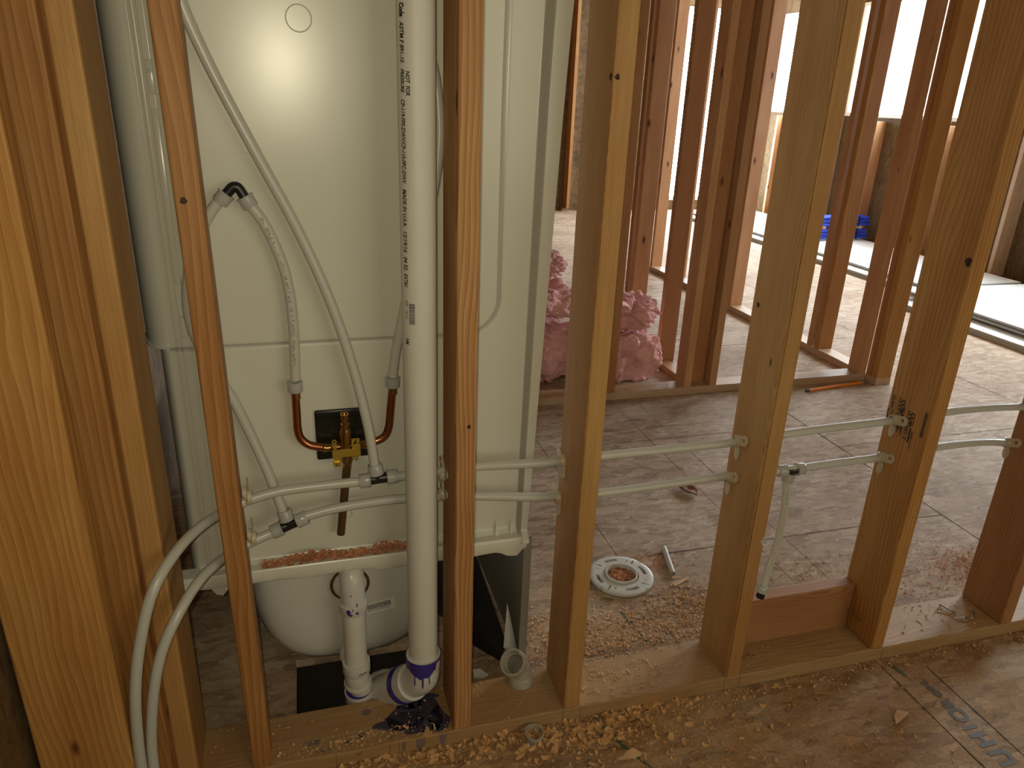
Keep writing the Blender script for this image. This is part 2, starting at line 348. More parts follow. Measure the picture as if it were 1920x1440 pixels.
bm = BM(); box(bm, (XL - .1, YF - .1, ZC), (XR + .1, YB + .1, ZC + .02)); struct('ceiling', bm, M['ceil'])
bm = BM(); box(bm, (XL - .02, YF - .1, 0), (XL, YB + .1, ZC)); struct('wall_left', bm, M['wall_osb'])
def wall_with_holes(name, axis, pos, th, u0, u1, z0, z1, holes, mat):
    bm = BM(); us = sorted({u0, u1, *[h[0] for h in holes], *[h[1] for h in holes]})
    for a, b in zip(us, us[1:]):
        zs = [(z0, z1)]
        for h in holes:
            if h[0] <= a and h[1] >= b: zs = [(z0, h[2]), (h[3], z1)]
        for c, d in zs:
            if d - c < 1e-4: continue
            if axis == 'x': box(bm, (pos, a, c), (pos + th, b, d))
            else: box(bm, (a, pos, c), (b, pos + th, d))
    return struct(name, bm, mat)
wins = [(4.0, 5.9, 1.225, 2.3), (6.1, 7.4, 1.225, 2.3), (1.5, 2.7, .95, 2.3)]
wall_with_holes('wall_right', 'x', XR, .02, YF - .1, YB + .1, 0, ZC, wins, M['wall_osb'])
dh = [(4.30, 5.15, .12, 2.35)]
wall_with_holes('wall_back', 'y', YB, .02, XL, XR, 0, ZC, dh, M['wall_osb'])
wall_with_holes('wall_front', 'y', YF - .02, .02, XL, XR, 0, ZC, [(.7, 3.1, .85, 2.15)], M['wall_osb'])  # unseen opening, placed to light the stud fronts
m, nt, N, L, b = newmat('added_dimming_film'); tb = N.new('ShaderNodeBsdfTransparent'); tb.inputs[0].default_value = (.34, .31, .255, 1); L.new(tb.outputs[0], N['Material Output'].inputs['Surface'])
bm = BM(); box(bm, (.7, YF - .012, .85), (3.1, YF - .008, 2.15)); struct('window_4', bm, m)  # unseen pane, added to dim the daylight from the front opening
for i, (a, b, c, d) in enumerate(wins):
    bm = BM(); t = .035
    box(bm, (XR - .015, a, c), (XR + .035, b, c + t), .003); box(bm, (XR - .015, a, d - t), (XR + .035, b, d), .003)
    box(bm, (XR - .015, a, c + t), (XR + .035, a + t, d - t), .003); box(bm, (XR - .015, b - t, c + t), (XR + .035, b, d - t), .003)
    struct('window_%d' % (i + 1), bm, M['frame'])
bm = BM(); a, b, c, d = dh[0]; t = .04
box(bm, (a, YB - .015, c), (b, YB + .035, c + .05), .003); box(bm, (a, YB - .015, d - t), (b, YB + .035, d), .003)
box(bm, (a, YB - .015, c + .05), (a + t, YB + .035, d - t), .003); box(bm, (b - t, YB - .015, c + .05), (b, YB + .035, d - t), .003)
struct('door_1', bm, M['frame'])

# ================================================================== framing of the near wall
D = .130; SW = .038; TOP = ZC
board('sole_plate', (-.436, 0, 0), (3.0, D, SW), M['plate'], 'long pine sole plate on the floor before the shower, purple stained at left', 'board', axis='x', bevel=.003)
XS = {'A': -.337, 'B': .0776, 'C': .3291, 'D': .7387, 'E': 1.1546, 'F': 1.5733}
studlab = {'A': ('narrow scuffed stud left of the shower valve, standing before the bent pipes', 'fir_rough'),
 'B': ('stud directly right of the tall white vent pipe, with wavy bold grain', 'fir_grain'),
 'C': ('stud at the right edge of the shower surround, with two black knots near its top', 'fir_fine'),
 'D': ('stud right of the toilet flange, with a torn notch in its right edge', 'fir_fine'),
 'E': ('stud with black lumber grade stamps, at the right end of the low wood block', 'fir'),
 'F': ('stud at the far right edge of the picture, right of the loose nails', 'fir_red')}
SO = {}
for k, x in XS.items():
    SO[k] = board('wall_stud', (x, 0, SW), (x + SW, D, TOP), M[studlab[k][1]], studlab[k][0], 'stud', 'studs of the near wall', bevel=.004)
# notch torn out of stud D
me_ = SO['D'].data; bm = BM(); zn_ = (0.7634,0.0000,0.4175)[2] - SW; hh = TOP - SW; w2 = SW / 2
ol = [(-w2, 0), (w2, 0), (w2, zn_ - .014), (w2 - .003, zn_ - .010), (w2 - .009, zn_ - .004), (w2 - .010, zn_ + .004), (w2 - .005, zn_ + .008), (w2 - .004, zn_ + .010), (w2, zn_ + .011), (w2, hh), (-w2, hh)]
A_ = [bm.verts.new((x_, -D / 2, z_)) for x_, z_ in ol]; B_ = [bm.verts.new((x_, D / 2, z_)) for x_, z_ in ol]
bm.faces.new(A_); bm.faces.new(B_[::-1])
for k in range(len(ol)): bm.faces.new((A_[k], B_[k], B_[(k + 1) % len(ol)], A_[(k + 1) % len(ol)]))
bmesh.ops.recalc_face_normals(bm, faces=bm.faces)
bmesh.ops.bevel(bm, geom=[e for e in bm.edges if abs(e.verts[0].co.z - e.verts[1].co.z) > .3], offset=.003, segments=2, affect='EDGES')
bm.to_mesh(me_); bm.free()
SO['A'].location.x = -.3355 + SW / 2 - .0018; SO['A'].rotation_euler = (0, -.0085, math.radians(4.5))
# corner boards on the left
board('corner_stud', (-.470, 0, 0), (-.432, D, TOP), M['fir_fine'], 'innermost corner stud at left, beside the grey edge of the shower surround', 'stud', bevel=.005)
board('corner_board', (-.604, -.040, 0), (-.4655, -.002, TOP), M['fir_dark'], 'middle of the three corner boards at left, brown and close grained', 'board', bevel=.004)
board('corner_board', (-.648, -.104, 0), (-.508, -.066, TOP), M['fir'], 'widest and nearest corner board at the left picture edge, amber with a knot low down', 'board', bevel=.004)
board('wood_block', (.7775, .092, SW), (1.1541, D, .172), M['fir_red'], 'low reddish wood block nailed between two studs on the sole plate', 'block', axis='x', bevel=.003)

# ------------------------------------------------ far framing
def far(name, lo, hi, label, mat='fir_back', group=None, axis='z', cat='stud'):
    return board(name, lo, hi, M[mat], label, cat, group, axis, bevel=.002)
far('sole_plate', (.2, 1.75, 0), (2.598, 1.84, SW), 'sole plate of the inner wall, ending behind the orange pencil', 'pale', axis='x', cat='board')
far('sole_plate', (1.60, 1.842, 0), (1.69, 3.2, SW), 'short sole plate running back beside the pink insulation', 'fir_back', axis='y', cat='board')
far('sole_plate', (2.60, 1.675, 0), (2.69, 4.35, SW), 'sole plate running back into the room from the end of the orange pencil', 'pale', axis='y', cat='board')
g = 'studs of the inner walls'
far('inner_stud', (1.157, 1.75, SW), (1.195, 1.84, TOP), 'slim inner wall stud just left of the pink insulation', 'fir_red', g)
far('inner_stud', (.75, 1.75, SW), (.788, 1.84, TOP), 'inner wall stud behind the shower surround edge', 'fir_red', g)
far('inner_stud', (1.553, 1.75, SW), (1.591, 1.84, TOP), 'left stud of the three stud corner post right of the pink insulation', 'fir_back', g)
far('inner_stud', (1.592, 1.802, SW), (1.688, 1.84, TOP), 'flat recessed middle board of the three stud corner post', 'fir_red', g)
far('inner_stud', (1.690, 1.75, SW), (1.728, 1.84, TOP), 'right stud of the three stud corner post', 'fir_back', g)
far('inner_stud', (2.558, 1.75, SW), (2.596, 1.84, TOP), 'inner wall stud at the right end of the plate, above the pencil', 'fir_back', g)
far('inner_stud', (2.601, 1.677, SW), (2.69, 1.715, TOP), 'front stud of the doorway post right of the pencil, dark marks low down', 'fir', g)
far('inner_stud', (2.601, 1.717, SW), (2.69, 1.755, TOP), 'second stud of the doorway post, reddish, behind the pale front one', 'fir_red', g)
far('inner_stud', (1.60, 2.12, SW), (1.69, 2.158, TOP), 'wide faced stud right of the pink insulation, on the short plate running back', 'fir_back', g)
far('inner_stud', (1.60, 2.51, SW), (1.69, 2.548, TOP), 'wide faced stud rising behind the pink insulation', 'fir_back', g)
far('inner_stud', (1.61, 2.60, SW), (1.70, 2.638, TOP), 'stud just behind the one that rises behind the pink insulation', 'fir_red', g)
for i, (y, lb) in enumerate([(2.14, 'front of the paired studs between the two big right hand studs'), (2.205, 'back of the paired studs between the two big right hand studs'), (2.63, 'third stud back along the doorway partition'),
        (3.07, 'stud of the doorway partition seen above the white lit plate, left of the notched stud'), (3.47, 'fifth stud back along the doorway partition'), (3.87, 'sixth stud back along the doorway partition'), (4.28, 'rearmost thin stud of the doorway partition, beside the bright door gap')]):
    far('inner_stud', (2.60, y, SW), (2.69, y + SW, TOP), lb, 'fir_back' if i != 0 else 'fir', g)
for i, y in enumerate([7.45, 6.02, 5.93, 3.95, 3.6, 3.2, 2.78]):
    far('exterior_stud', (XR - .14, y - .019, SW), (XR, y + .019, TOP), ['exterior wall stud in the far right corner', 'exterior wall stud left of the pier between the windows', 'exterior wall stud right of the pier between the windows', 'exterior wall stud at the right jamb of the far window', 'exterior wall stud over the drywall, first right of the far window', 'exterior wall stud over the drywall, second right of the far window', 'exterior wall stud over the drywall, nearest one in view'][i], 'pale', 'exterior wall studs')
for i, y in enumerate([4.4, 4.85, 5.3, 6.45, 6.9]):
    far('cripple_stud', (XR - .14, y - .019, SW), (XR, y + .019, 1.19), 'short stud under the far windows', 'fir_back', 'short studs under the windows')
for i, x in enumerate([.6, 1.0, 1.4, 1.8, 2.2, 2.6, 3.0, 3.4]):
    far('exterior_stud', (x - .019, YB - .14, SW), (x + .019, YB, TOP), 'dark stud of the rear outside wall', 'fir_dark', 'studs of the rear outside wall')

# ================================================================== shower unit
unit = tag(empty('shower_unit', (-.07, .172, 0)), 'white one-piece tub and shower surround seen from behind, with a glossy end panel', 'shower')
def local(bm, o):
    for v in bm.verts: v.co -= o.location
def clamp01(t): return 0 if t < 0 else (1 if t > 1 else t)
def sm(a, b, t): t = clamp01((t - a) / (b - a)); return t * t * (3 - 2 * t)
def panel_y(x, z):
    y = .172
    # moulded groove outlining the upper field: rounded rectangle corner at lower right
    xr = .197; z0 = .877; r = .072
    qx = x - (xr - r); qz = (z0 + r) - z
    d = math.hypot(max(qx, 0), max(qz, 0)) - r + min(max(qx, qz), 0)
    y += .0018 * math.exp(-(d / .0048) ** 2)
    y -= .10 * max(0, min(z, 1.6) - 1.24) ** 2
    # leftmost ribs
    for xc in (-.3945, -.386, -.371, -.366): y += .0022 * math.exp(-((x - xc) / .0014) ** 2)
    y -= .004 * sm(-.362, -.366, x)
    # right channel
    y -= .020 * sm(.261, .278, x)
    # foot of panel flares on to the ledge
    y -= .020 * sm(.425, .402, z)
    return y
bm = BM()
xs = sorted(set([round(-.405 + i * (.713 / 190), 5) for i in range(191)] + [round(-.400 + i * .0011, 5) for i in range(38)] + [round(.25 + i * .0013, 5) for i in range(34)] + [round(.115 + i * .0014, 5) for i in range(66)]))
zs = [.399 + i * .0028 for i in range(20)] + [.456 + i * .008 for i in range(45)] + [.818 + i * .003 for i in range(15)] + [.863 + i * .0015 for i in range(64)] + [.96 + i * .005 for i in range(5)] + [.985 + i * .02 for i in range(60)]
zs = sorted(zs); grid = []
for z in zs:
    edge = .271 + (z - .40) * (.308 - .271) / 1.07 if z < 1.5 else .309
    row = []
    for x in xs:
        xx = x if x < .24 else .24 + (x - .24) * (edge - .24) / (.308 - .24)
        row.append(bm.verts.new((xx, panel_y(x, z), z)))
    grid.append(row)
for i in range(len(zs) - 1):
    for j in range(len(xs) - 1):
        bm.faces.new((grid[i][j], grid[i][j + 1], grid[i + 1][j + 1], grid[i + 1][j]))
# return edge at the right and the long side wall of the unit running back
rs = []
for i in range(len(zs)):
    v = grid[i][-1]; rs.append((bm.verts.new((v.co.x + .001, .17, v.co.z)), bm.verts.new((v.co.x - .03, .195, v.co.z)), bm.verts.new((v.co.x - .035, .9, v.co.z))))
for i in range(len(zs) - 1):
    bm.faces.new((grid[i][-1], rs[i][0], rs[i + 1][0], grid[i + 1][-1])); bm.faces.new((rs[i][0], rs[i][1], rs[i + 1][1], rs[i + 1][0])); bm.faces.new((rs[i][1], rs[i][2], rs[i + 1][2], rs[i + 1][1]))
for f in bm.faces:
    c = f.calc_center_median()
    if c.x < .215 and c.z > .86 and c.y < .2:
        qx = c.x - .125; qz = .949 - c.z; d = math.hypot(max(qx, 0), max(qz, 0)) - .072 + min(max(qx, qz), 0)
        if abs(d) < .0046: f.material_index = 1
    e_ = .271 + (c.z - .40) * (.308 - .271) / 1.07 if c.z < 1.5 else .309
    if c.z > .41 and c.y < .1725 and .2625 < .24 + (c.x - .24) * .068 / (e_ - .24) < .2775: f.material_index = 1  # channel slope tinted grey, its shade put into the colour
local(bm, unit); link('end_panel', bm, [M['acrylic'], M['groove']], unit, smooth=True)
# rounded rear corner: upper shell stands out past the lower one, lip between them
def corner(name, z0, z1, x_off, mat):
    bm = BM(); rows = []
    n = 22
    for z in (z0, z0 + .004, (z0 + z1) / 2, z1):
        row = []
        for i in range(n + 1):
            t = i / n * PI / 2
            row.append(bm.verts.new((-.404 - (.052 - x_off) * math.sin(t), .170 + .10 * (1 - math.cos(t)), z)))
        row.append(bm.verts.new((-.456 + x_off, .9, z)))
        rows.append(row)
    for a, b in zip(rows, rows[1:]):
        for i in range(len(a) - 1): bm.faces.new((a[i], a[i + 1], b[i + 1], b[i]))
    local(bm, unit); return link(name, bm, mat, unit, smooth=True)
corner('rear_corner', .882, 2.15, 0, M['acrylic'])
corner('rear_corner', .40, .879, .022, M['acrylic'])
bm = BM(); pr = []
for i in range(23):
    t = i / 22 * PI / 2
    pr.append((-.404 - .054 * math.sin(t), .167 + .10 * (1 - math.cos(t)), .881))
tube(bm, pr, .0022, 8, False); local(bm, unit); link('seam_lip', bm, M['acrylic'], unit, smooth=True)
# ledge (rim of the tub deck)
bm = BM()
prof = [(.140, .383), (.137, .388), (.137, .408), (.141, .413), (.175, .413), (.175, .383)]
xa = -.46; cols = []
N_ = 60
for i in range(N_ + 1):
    x = xa + (.272 - xa) * i / N_; row = []
    for k, (y, z) in enumerate(prof):
        zz = z; 
        if k in (0, 5):
            zz += -.004 * (x > -.06) + .002 * math.sin(x * 40)
            if x > .20: zz -= .012 * sm(.20, .23, x) * (1 - sm(.245, .262, x))
        if x > .25: zz += .0; 
        row.append(bm.verts.new((x, y + (.012 * sm(.25, .272, x) if k in (0, 1, 2, 3) else 0), zz)))
    cols.append(row)
for a, b in zip(cols, cols[1:]):
    for k in range(len(prof)): bm.faces.new((a[k], a[(k + 1) % 6], b[(k + 1) % 6], b[k]))
bm.faces.new(cols[0][::-1]); bm.faces.new(cols[-1])
local(bm, unit); link('deck_ledge', bm, M['acrylic'], unit, smooth=True)
bm = BM()
for x, w_ in ((.205, .0045), (.238, .0035)):
    v = [bm.verts.new(c) for c in ((x - w_, .158, .413), (x + w_, .158, .413), (x, .168, .448), (x, .174, .413))]
    for q in ((0, 1, 2), (1, 3, 2), (3, 0, 2), (0, 3, 1)): bm.faces.new([v[i] for i in q])
v = [bm.verts.new(c) for c in ((-.386, .1385, .384), (-.352, .1385, .384), (-.366, .1385, .366), (-.378, .1385, .370), (-.386, .15, .384), (-.352, .15, .384), (-.366, .15, .366), (-.378, .15, .370))]
for q in ((0, 1, 2, 3), (7, 6, 5, 4), (0, 4, 5, 1), (1, 5, 6, 2), (2, 6, 7, 3), (3, 7, 4, 0)): bm.faces.new([v[i] for i in q])
local(bm, unit); link('gusset', bm, M['acrylic'], unit)
# tub basin
bm = BM(); rings = []
def bowl_ring(y, hw, zb, n=36):
    row = []
    for i in range(n + 1):
        t = -1 + 2 * i / n; a = t * PI / 2
        sx = math.copysign(abs(math.sin(a)) ** .62, a); cz = abs(math.cos(a)) ** .62
        row.append(bm.verts.new((-.118 + hw * sx, y, .396 - (.396 - zb) * cz)))
    return row
for y, s, zb in ((.198, .05, .22), (.199, .12, .17), (.203, .155, .135), (.212, .178, .112), (.228, .195, .095), (.26, .21, .08), (.34, .225, .06), (.6, .24, .05), (1.6, .25, .05)):
    rings.append(bowl_ring(y, s, zb))
for a, b in zip(rings, rings[1:]):
    for i in range(len(a) - 1): bm.faces.new((a[i], b[i], b[i + 1], a[i + 1]))
bm.faces.new(rings[0])
local(bm, unit); basin = link('tub_basin', bm, M['acrylic_in'], unit, smooth=True)
# apron (front skirt of the tub) seen on its inner face, and its return flange
bm = BM(); box(bm, (.286, .178, .002), (.292, 1.55, .382)); box(bm, (.274, .176, .002), (.292, .182, .382))
local(bm, unit); link('apron', bm, M['darkpanel'], unit)
bm = BM(); v = [bm.verts.new(c) for c in ((0.2423,0.2030,0.0578), (0.2600,0.2030,0.0575), (0.2474,0.2030,0.1906), (.2865, .215, .006))]
for q in ((0, 1, 2), (1, 3, 2), (3, 0, 2), (0, 3, 1)): bm.faces.new([v[i] for i in q])
local(bm, unit); link('apron_highlight_spike', bm, M['acrylic_in'], unit)  # added pale spike; the apron's highlight streak put into shape
bm = BM(); F_ = [(0.2490,0.2120,0.0505),(0.1803,0.2700,0.2823),(0.0992,0.3300,0.2541),(0.0987,0.3300,0.0922),(0.1846,0.2700,0.0176),(0.2389,0.2150,0.0051)]; F_ = [Vector((a.x, a.y, max(a.z, .002))) for a in map(Vector, F_)]
A_ = [bm.verts.new(a) for a in F_]; B_ = [bm.verts.new(a + Vector((.006, .010, 0))) for a in F_]
bm.faces.new(A_); bm.faces.new(B_[::-1])
for k in range(6): bm.faces.new((A_[k], B_[k], B_[(k + 1) % 6], A_[(k + 1) % 6]))
bmesh.ops.triangulate(bm, faces=[f for f in bm.faces if len(f.verts) > 4]); local(bm, unit); link('black_panel', bm, M['poly'], unit)  # flat black slab beside the apron
bm = BM(); box(bm, (-.372, .30, .10), (-.330, .34, .375)); local(bm, unit); link('black_panel', bm, M['poly'], unit)  # black upright left of the basin
# overflow gasket ring
bm = BM(); oc = Vector((-0.1159,0.1970,0.3107))
lathe(bm, oc, oc + Vector((0, -1, 0)), [(-.004, .047), (.001, .047), (.003, .045), (.003, .043), (-.004, .043)], 40, closed=True)
lathe(bm, oc + Vector((0, -.0, 0)), oc + Vector((0, -1, 0)), [(-.004, .036), (.004, .036), (.006, .033), (.006, 0)], 40)
local(bm, unit); link('overflow_flange', bm, M['acrylic'], unit, smooth=True)
bm = BM(); lathe(bm, oc, oc + Vector((0, -1, 0)), [(.0008, .0435), (.0008, .036)], 40, cap=False); local(bm, unit); link('overflow_gasket', bm, M['bronze'], unit)
# plaster guard cut-out behind the valve
bm = BM(); box(bm, (-.166, .1655, .635), (-.062, .1705, .740), .004, 3)
box(bm, (-.163, .1635, .722), (-.065, .1675, .737), .001)
local(bm, unit); link('valve_opening', bm, M['blackp'], unit, smooth=True)
# moulded bosses and blocks
bm = BM(); c = Vector((-0.1480,0.1665,1.4214)); lathe(bm, c, c + Vector((0, -1, 0)), [(-.004, .0208), (.0002, .0208), (.0010, .0202), (.0010, .0196), (.0002, .0190), (-.004, .0190)], 48, closed=True)
for u0, u1, z0, z1 in ((-.3825, -.3725, 1.30, 1.352), (-.3825, -.3725, .995, 1.28), (-.3825, -.3725, .90, .952)):
    box(bm, (u0, .1655, z0), (u1, .1725, z1), .0012)
c = Vector((-.3775, .168, .94)); lathe(bm, c, c + Vector((0, -1, 0)), [(-.004, .0035), (.003, .0035), (.003, 0)], 12)
c = Vector((-.3775, .168, 1.335)); lathe(bm, c, c + Vector((0, -1, 0)), [(-.004, .0035), (.003, .0035), (.003, 0)], 12)
c = Vector((-0.1134,0.1705,0.5043)); lathe(bm, c, c + Vector((0, -1, 0)), [(-.001, .011), (.002, .011), (.002, .009), (0, .0085)], 24, cap=False)
local(bm, unit); link('moulded_boss', bm, M['acrylic'], unit, smooth=True)
# barcode label on basin
def quad(bm, c, r, u, w_, h):
    vs = [bm.verts.new(c + r * a + u * b) for a, b in ((0, 0), (w_, 0), (w_, h), (0, h))]; bm.faces.new(vs)
lb0 = Vector((-0.0812,0.1965,0.2202)); lb1 = Vector((-0.0164,0.1965,0.2305)); lr = (lb1 - lb0).normalized(); lu = Vector((0, 0, 1)); lu = (lu - lr * lu.dot(lr)).normalized()
lb0.y = lb1.y = .1962
bm = BM(); quad(bm, lb0, lr, lu, .066, .030); local(bm, unit); lab = link('barcode_label', bm, M['label'], unit)
bm = BM(); x = .004
while x < .056:
    ww = rnd.choice((.0006, .0009, .0014)); quad(bm, lb0 + lr * x + lu * .012 + Vector((0, -.0004, 0)), lr, lu, ww, .013); x += ww + rnd.choice((.0006, .001))
x = .004
while x < .05:
    quad(bm, lb0 + lr * x + lu * .0075 + Vector((0, -.0004, 0)), lr, lu, .0016, .0022); x += rnd.choice((.0022, .0026, .004))
for v in bm.verts: v.co -= unit.location
link('barcode', bm, M['ink'], lab)
for pts_ in ([(-0.2999,0.1695,1.4027),(-0.2952,0.1695,1.4104),(-0.2937,0.1695,1.4164),(-0.2885,0.1695,1.4219)], [(-0.2730,0.1715,1.2127),(-0.2520,0.1715,1.2138),(-0.2292,0.1715,1.2141)], [(-0.2737,0.1715,0.9038),(-0.2489,0.1715,0.9036),(-0.2248,0.1715,0.9034)], [(-0.0075,0.1695,1.4248),(-0.0060,0.1695,1.4154),(-0.0001,0.1695,1.4093)]):
    bm = BM(); tube(bm, pts_, .0005, 5); local(bm, unit); link('scratch', bm, M['label'], unit)

# ================================================================== vent stack
AX = Vector((.0235, .065, 0)); SR = .0305
stk = tag(empty('vent_stack', (.0235, .065, .15)), 'tall white plastic vent pipe with black printing, purple primer at its foot', 'pipe')
bm = BM(); lathe(bm, (AX.x, AX.y, .17), (AX.x, AX.y, 3), [(0, SR), (2.3, SR)], 48)
local(bm, stk); link('pipe', bm, M['pvc'], stk, smooth=True)
def wrap(bm, z_top, ang0, up_right=True):
    """text x runs down the pipe, letter tops point to the right"""
    R_ = SR + .00035
    def f(c):
        th = ang0 + c.y / R_
        return (AX.x + R_ * math.sin(th), AX.y - R_ * math.cos(th), z_top - c.x)
    xf(bm, f); local(bm, stk)
view = math.atan2(co.location.x - AX.x, -(co.location.y - AX.y))   # angle facing the camera
def pipe_text(s, z_top, ang, size, bold=0, shear=.15, space=1.0, length=None):
    bm = text_bm(s, size, shear, bold + .00022, space)
    if length:
        mx = max(v.co.x for v in bm.verts)
        for v in bm.verts: v.co.x *= length / mx
    wrap(bm, z_top, view + math.radians(ang)); link('printed_text', bm, M['ink'], stk)
pz = lambda t: Vector(t).z
A1 = -52
pipe_text('Code', pz((0.0021,0.0400,1.4420)), A1, .0125, .0005, 0, length=pz((0.0021,0.0400,1.4420)) - pz((0.0017,0.0400,1.4227)))
pipe_text('ASTM F 891-10', pz((0.0016,0.0400,1.4163)), A1, .0115, .0001, length=pz((0.0016,0.0400,1.4163)) - pz((0.0005,0.0400,1.3598)))
pipe_text('NOT  FOR', pz((0.0093,0.0400,1.3482)), A1 + 20, .0100, .0001, length=pz((0.0093,0.0400,1.3482)) - pz((0.0087,0.0400,1.3124)))
pipe_text('PRESSURE', pz((0.0020,0.0400,1.3509)), A1 + 1, .0100, .0001, length=pz((0.0020,0.0400,1.3509)) - pz((0.0013,0.0400,1.3168)))
pipe_text('CP-119-FPS-DWV/CP-110-FPC-DWV', pz((0.0020,0.0400,1.3076)), A1, .0115, .0001, length=pz((0.0020,0.0400,1.3076)) - pz((0.0013,0.0400,1.1791)))
pipe_text('MADE IN U.S.A.', pz((0.0021,0.0400,1.1707)), A1, .0115, .0001, length=pz((0.0021,0.0400,1.1707)) - pz((0.0019,0.0400,1.1099)))
pipe_text('12/19/16', pz((0.0009,0.0400,1.1038)), A1, .0115, .0001, length=pz((0.0009,0.0400,1.1038)) - pz((0.0011,0.0400,1.0675)))
pipe_text('04 52', pz((0.0010,0.0400,1.0603)), A1, .0115, .0001, length=pz((0.0010,0.0400,1.0603)) - pz((0.0015,0.0400,1.0377)))
pipe_text('EXT#1', pz((0.0005,0.0400,1.0314)), A1, .0115, .0001, length=pz((0.0005,0.0400,1.0314)) - pz((0.0010,0.0400,1.0084)))
pipe_text('NM', pz((0.0004,0.0400,0.9171)), A1 + 2, .0110, .0001, length=pz((0.0004,0.0400,0.9171)) - pz((0.0002,0.0400,0.9054)))
bm = BM(); zt = pz((0.0124,0.0400,0.9799)); ze = pz((0.0119,0.0400,0.9446)); z = 0
while z < zt - ze:
    h = rnd.choice((.0005, .0008, .0013)); vs = [bm.verts.new((z + a, b, 0)) for a, b in ((0, 0), (h, 0))]
    n_ = 6; c0 = [bm.verts.new((z, .011 * i / n_, 0)) for i in range(n_ + 1)]; c1 = [bm.verts.new((z + h, .011 * i / n_, 0)) for i in range(n_ + 1)]
    for i in range(n_): bm.faces.new((c0[i], c0[i + 1], c1[i + 1], c1[i]))
    for q in vs: bm.verts.remove(q)
    z += h + rnd.choice((.0005, .0008))
wrap(bm, zt, view + math.radians(A1 + 18)); link('barcode', bm, M['ink'], stk)
bm = BM()
for z_, a_ in [(i * .0028, j) for i in range(12) for j in (.0, .003)]:
    if rnd.random() < .25: continue
    vs = [bm.verts.new((z_ + a, a_ + b, 0)) for a, b in ((0, 0), (.0018, 0), (.0018, .0018), (0, .0018))]; bm.faces.new(vs)
wrap(bm, pz((0.0033,0.0400,0.9850)), view + math.radians(A1 + 4)); link('printed_text', bm, M['ink_faint'], stk)
# foot: hub, street elbow, second hub
bm = BM()
lathe(bm, (AX.x, AX.y, .205), (AX.x, AX.y, 0), [(.0, .0312), (0, .0365), (.004, .0372), (.03, .0372), (.034, .035)], 40)
tube(bm, [(AX.x, AX.y, .175), (AX.x, AX.y, .150), (AX.x - .005, AX.y + .006, .132), (AX.x - .020, AX.y + .024, .110), (AX.x - .032, AX.y + .040, .092)], .0345, 32)
local(bm, stk); el = link('elbow_fitting', bm, M['pvc2'], stk, smooth=True)
bm = BM(); d = Vector((-.45, .60, -.66)).normalized(); p0 = Vector((AX.x - .020, AX.y + .024, .110))
lathe(bm, p0, p0 + d, [(-.002, .0335), (-.002, .0405), (.004, .041), (.022, .041), (.026, .036)], 40)
local(bm, stk); link('hub_ring', bm, M['pvc2'], stk, smooth=True)
bm = BM(); p1 = p0 + d * .034
lathe(bm, p1, p1 + d, [(0, .036), (0, .0415), (.03, .0415), (.034, .037), (.10, .037)], 40)
local(bm, stk); link('lower_hub', bm, M['pvc2'], stk, smooth=True)
bm = BM(); lathe(bm, p1, p1 + d, [(-.0025, .0365), (-.0025, .042), (.005, .0424), (.009, .042)], 40, cap=False)
local(bm, stk); link('primer_ring', bm, M['purple'], stk, smooth=True)
# purple primer: ragged band on the hub with drips
bm = BM(); n = 64; R_ = .0376
for ring in range(1):
    top = []; bot = []
    for i in range(n + 1):
        th = 2 * PI * i / n; rel = (th - view + PI) % (2 * PI) - PI
        if rel > .75: dz = .007
        else: dz = .024 + .016 * math.exp(-((rel + .1) / .5) ** 2) + .006 * noise.noise(Vector((th * 3, 0, 0)))
        top.append((th, .2055)); bot.append((th, .2055 - dz))
    for i in range(n):
        pts_ = []
        q = 6
        for k in range(q):
            for (tA, tB, bA, bB) in [(top[i], top[i + 1], bot[i], bot[i + 1])]:
                z0a = tA[1] + (bA[1] - tA[1]) * k / q; z1a = tA[1] + (bA[1] - tA[1]) * (k + 1) / q
                z0b = tB[1] + (bB[1] - tB[1]) * k / q; z1b = tB[1] + (bB[1] - tB[1]) * (k + 1) / q
                def pt(th, zz): return bm.verts.new((AX.x + R_ * math.sin(th), AX.y - R_ * math.cos(th), zz))
                bm.faces.new((pt(tA[0], z0a), pt(tB[0], z0b), pt(tB[0], z1b), pt(tA[0], z1a)))
bmesh.ops.remove_doubles(bm, verts=bm.verts, dist=1e-5)
for rel, z0, z1, w_ in ((-.05, .172, .128, .002), (-.55, .172, .145, .0014), (.35, .170, .150, .0012)):
    th = view + rel; pts_ = []
    for k in range(8):
        zz = z0 + (z1 - z0) * k / 7; off = .0345 + (.0005 if zz > .15 else .0005)
        pts_.append((AX.x + (off + .0002) * math.sin(th) - .0 * k, AX.y - (off + .0002) * math.cos(th) + max(0, .15 - zz) * .35, zz))
    tube(bm, pts_, w_, 6, False)
local(bm, stk); link('purple_primer', bm, M['purple'], stk, smooth=True)

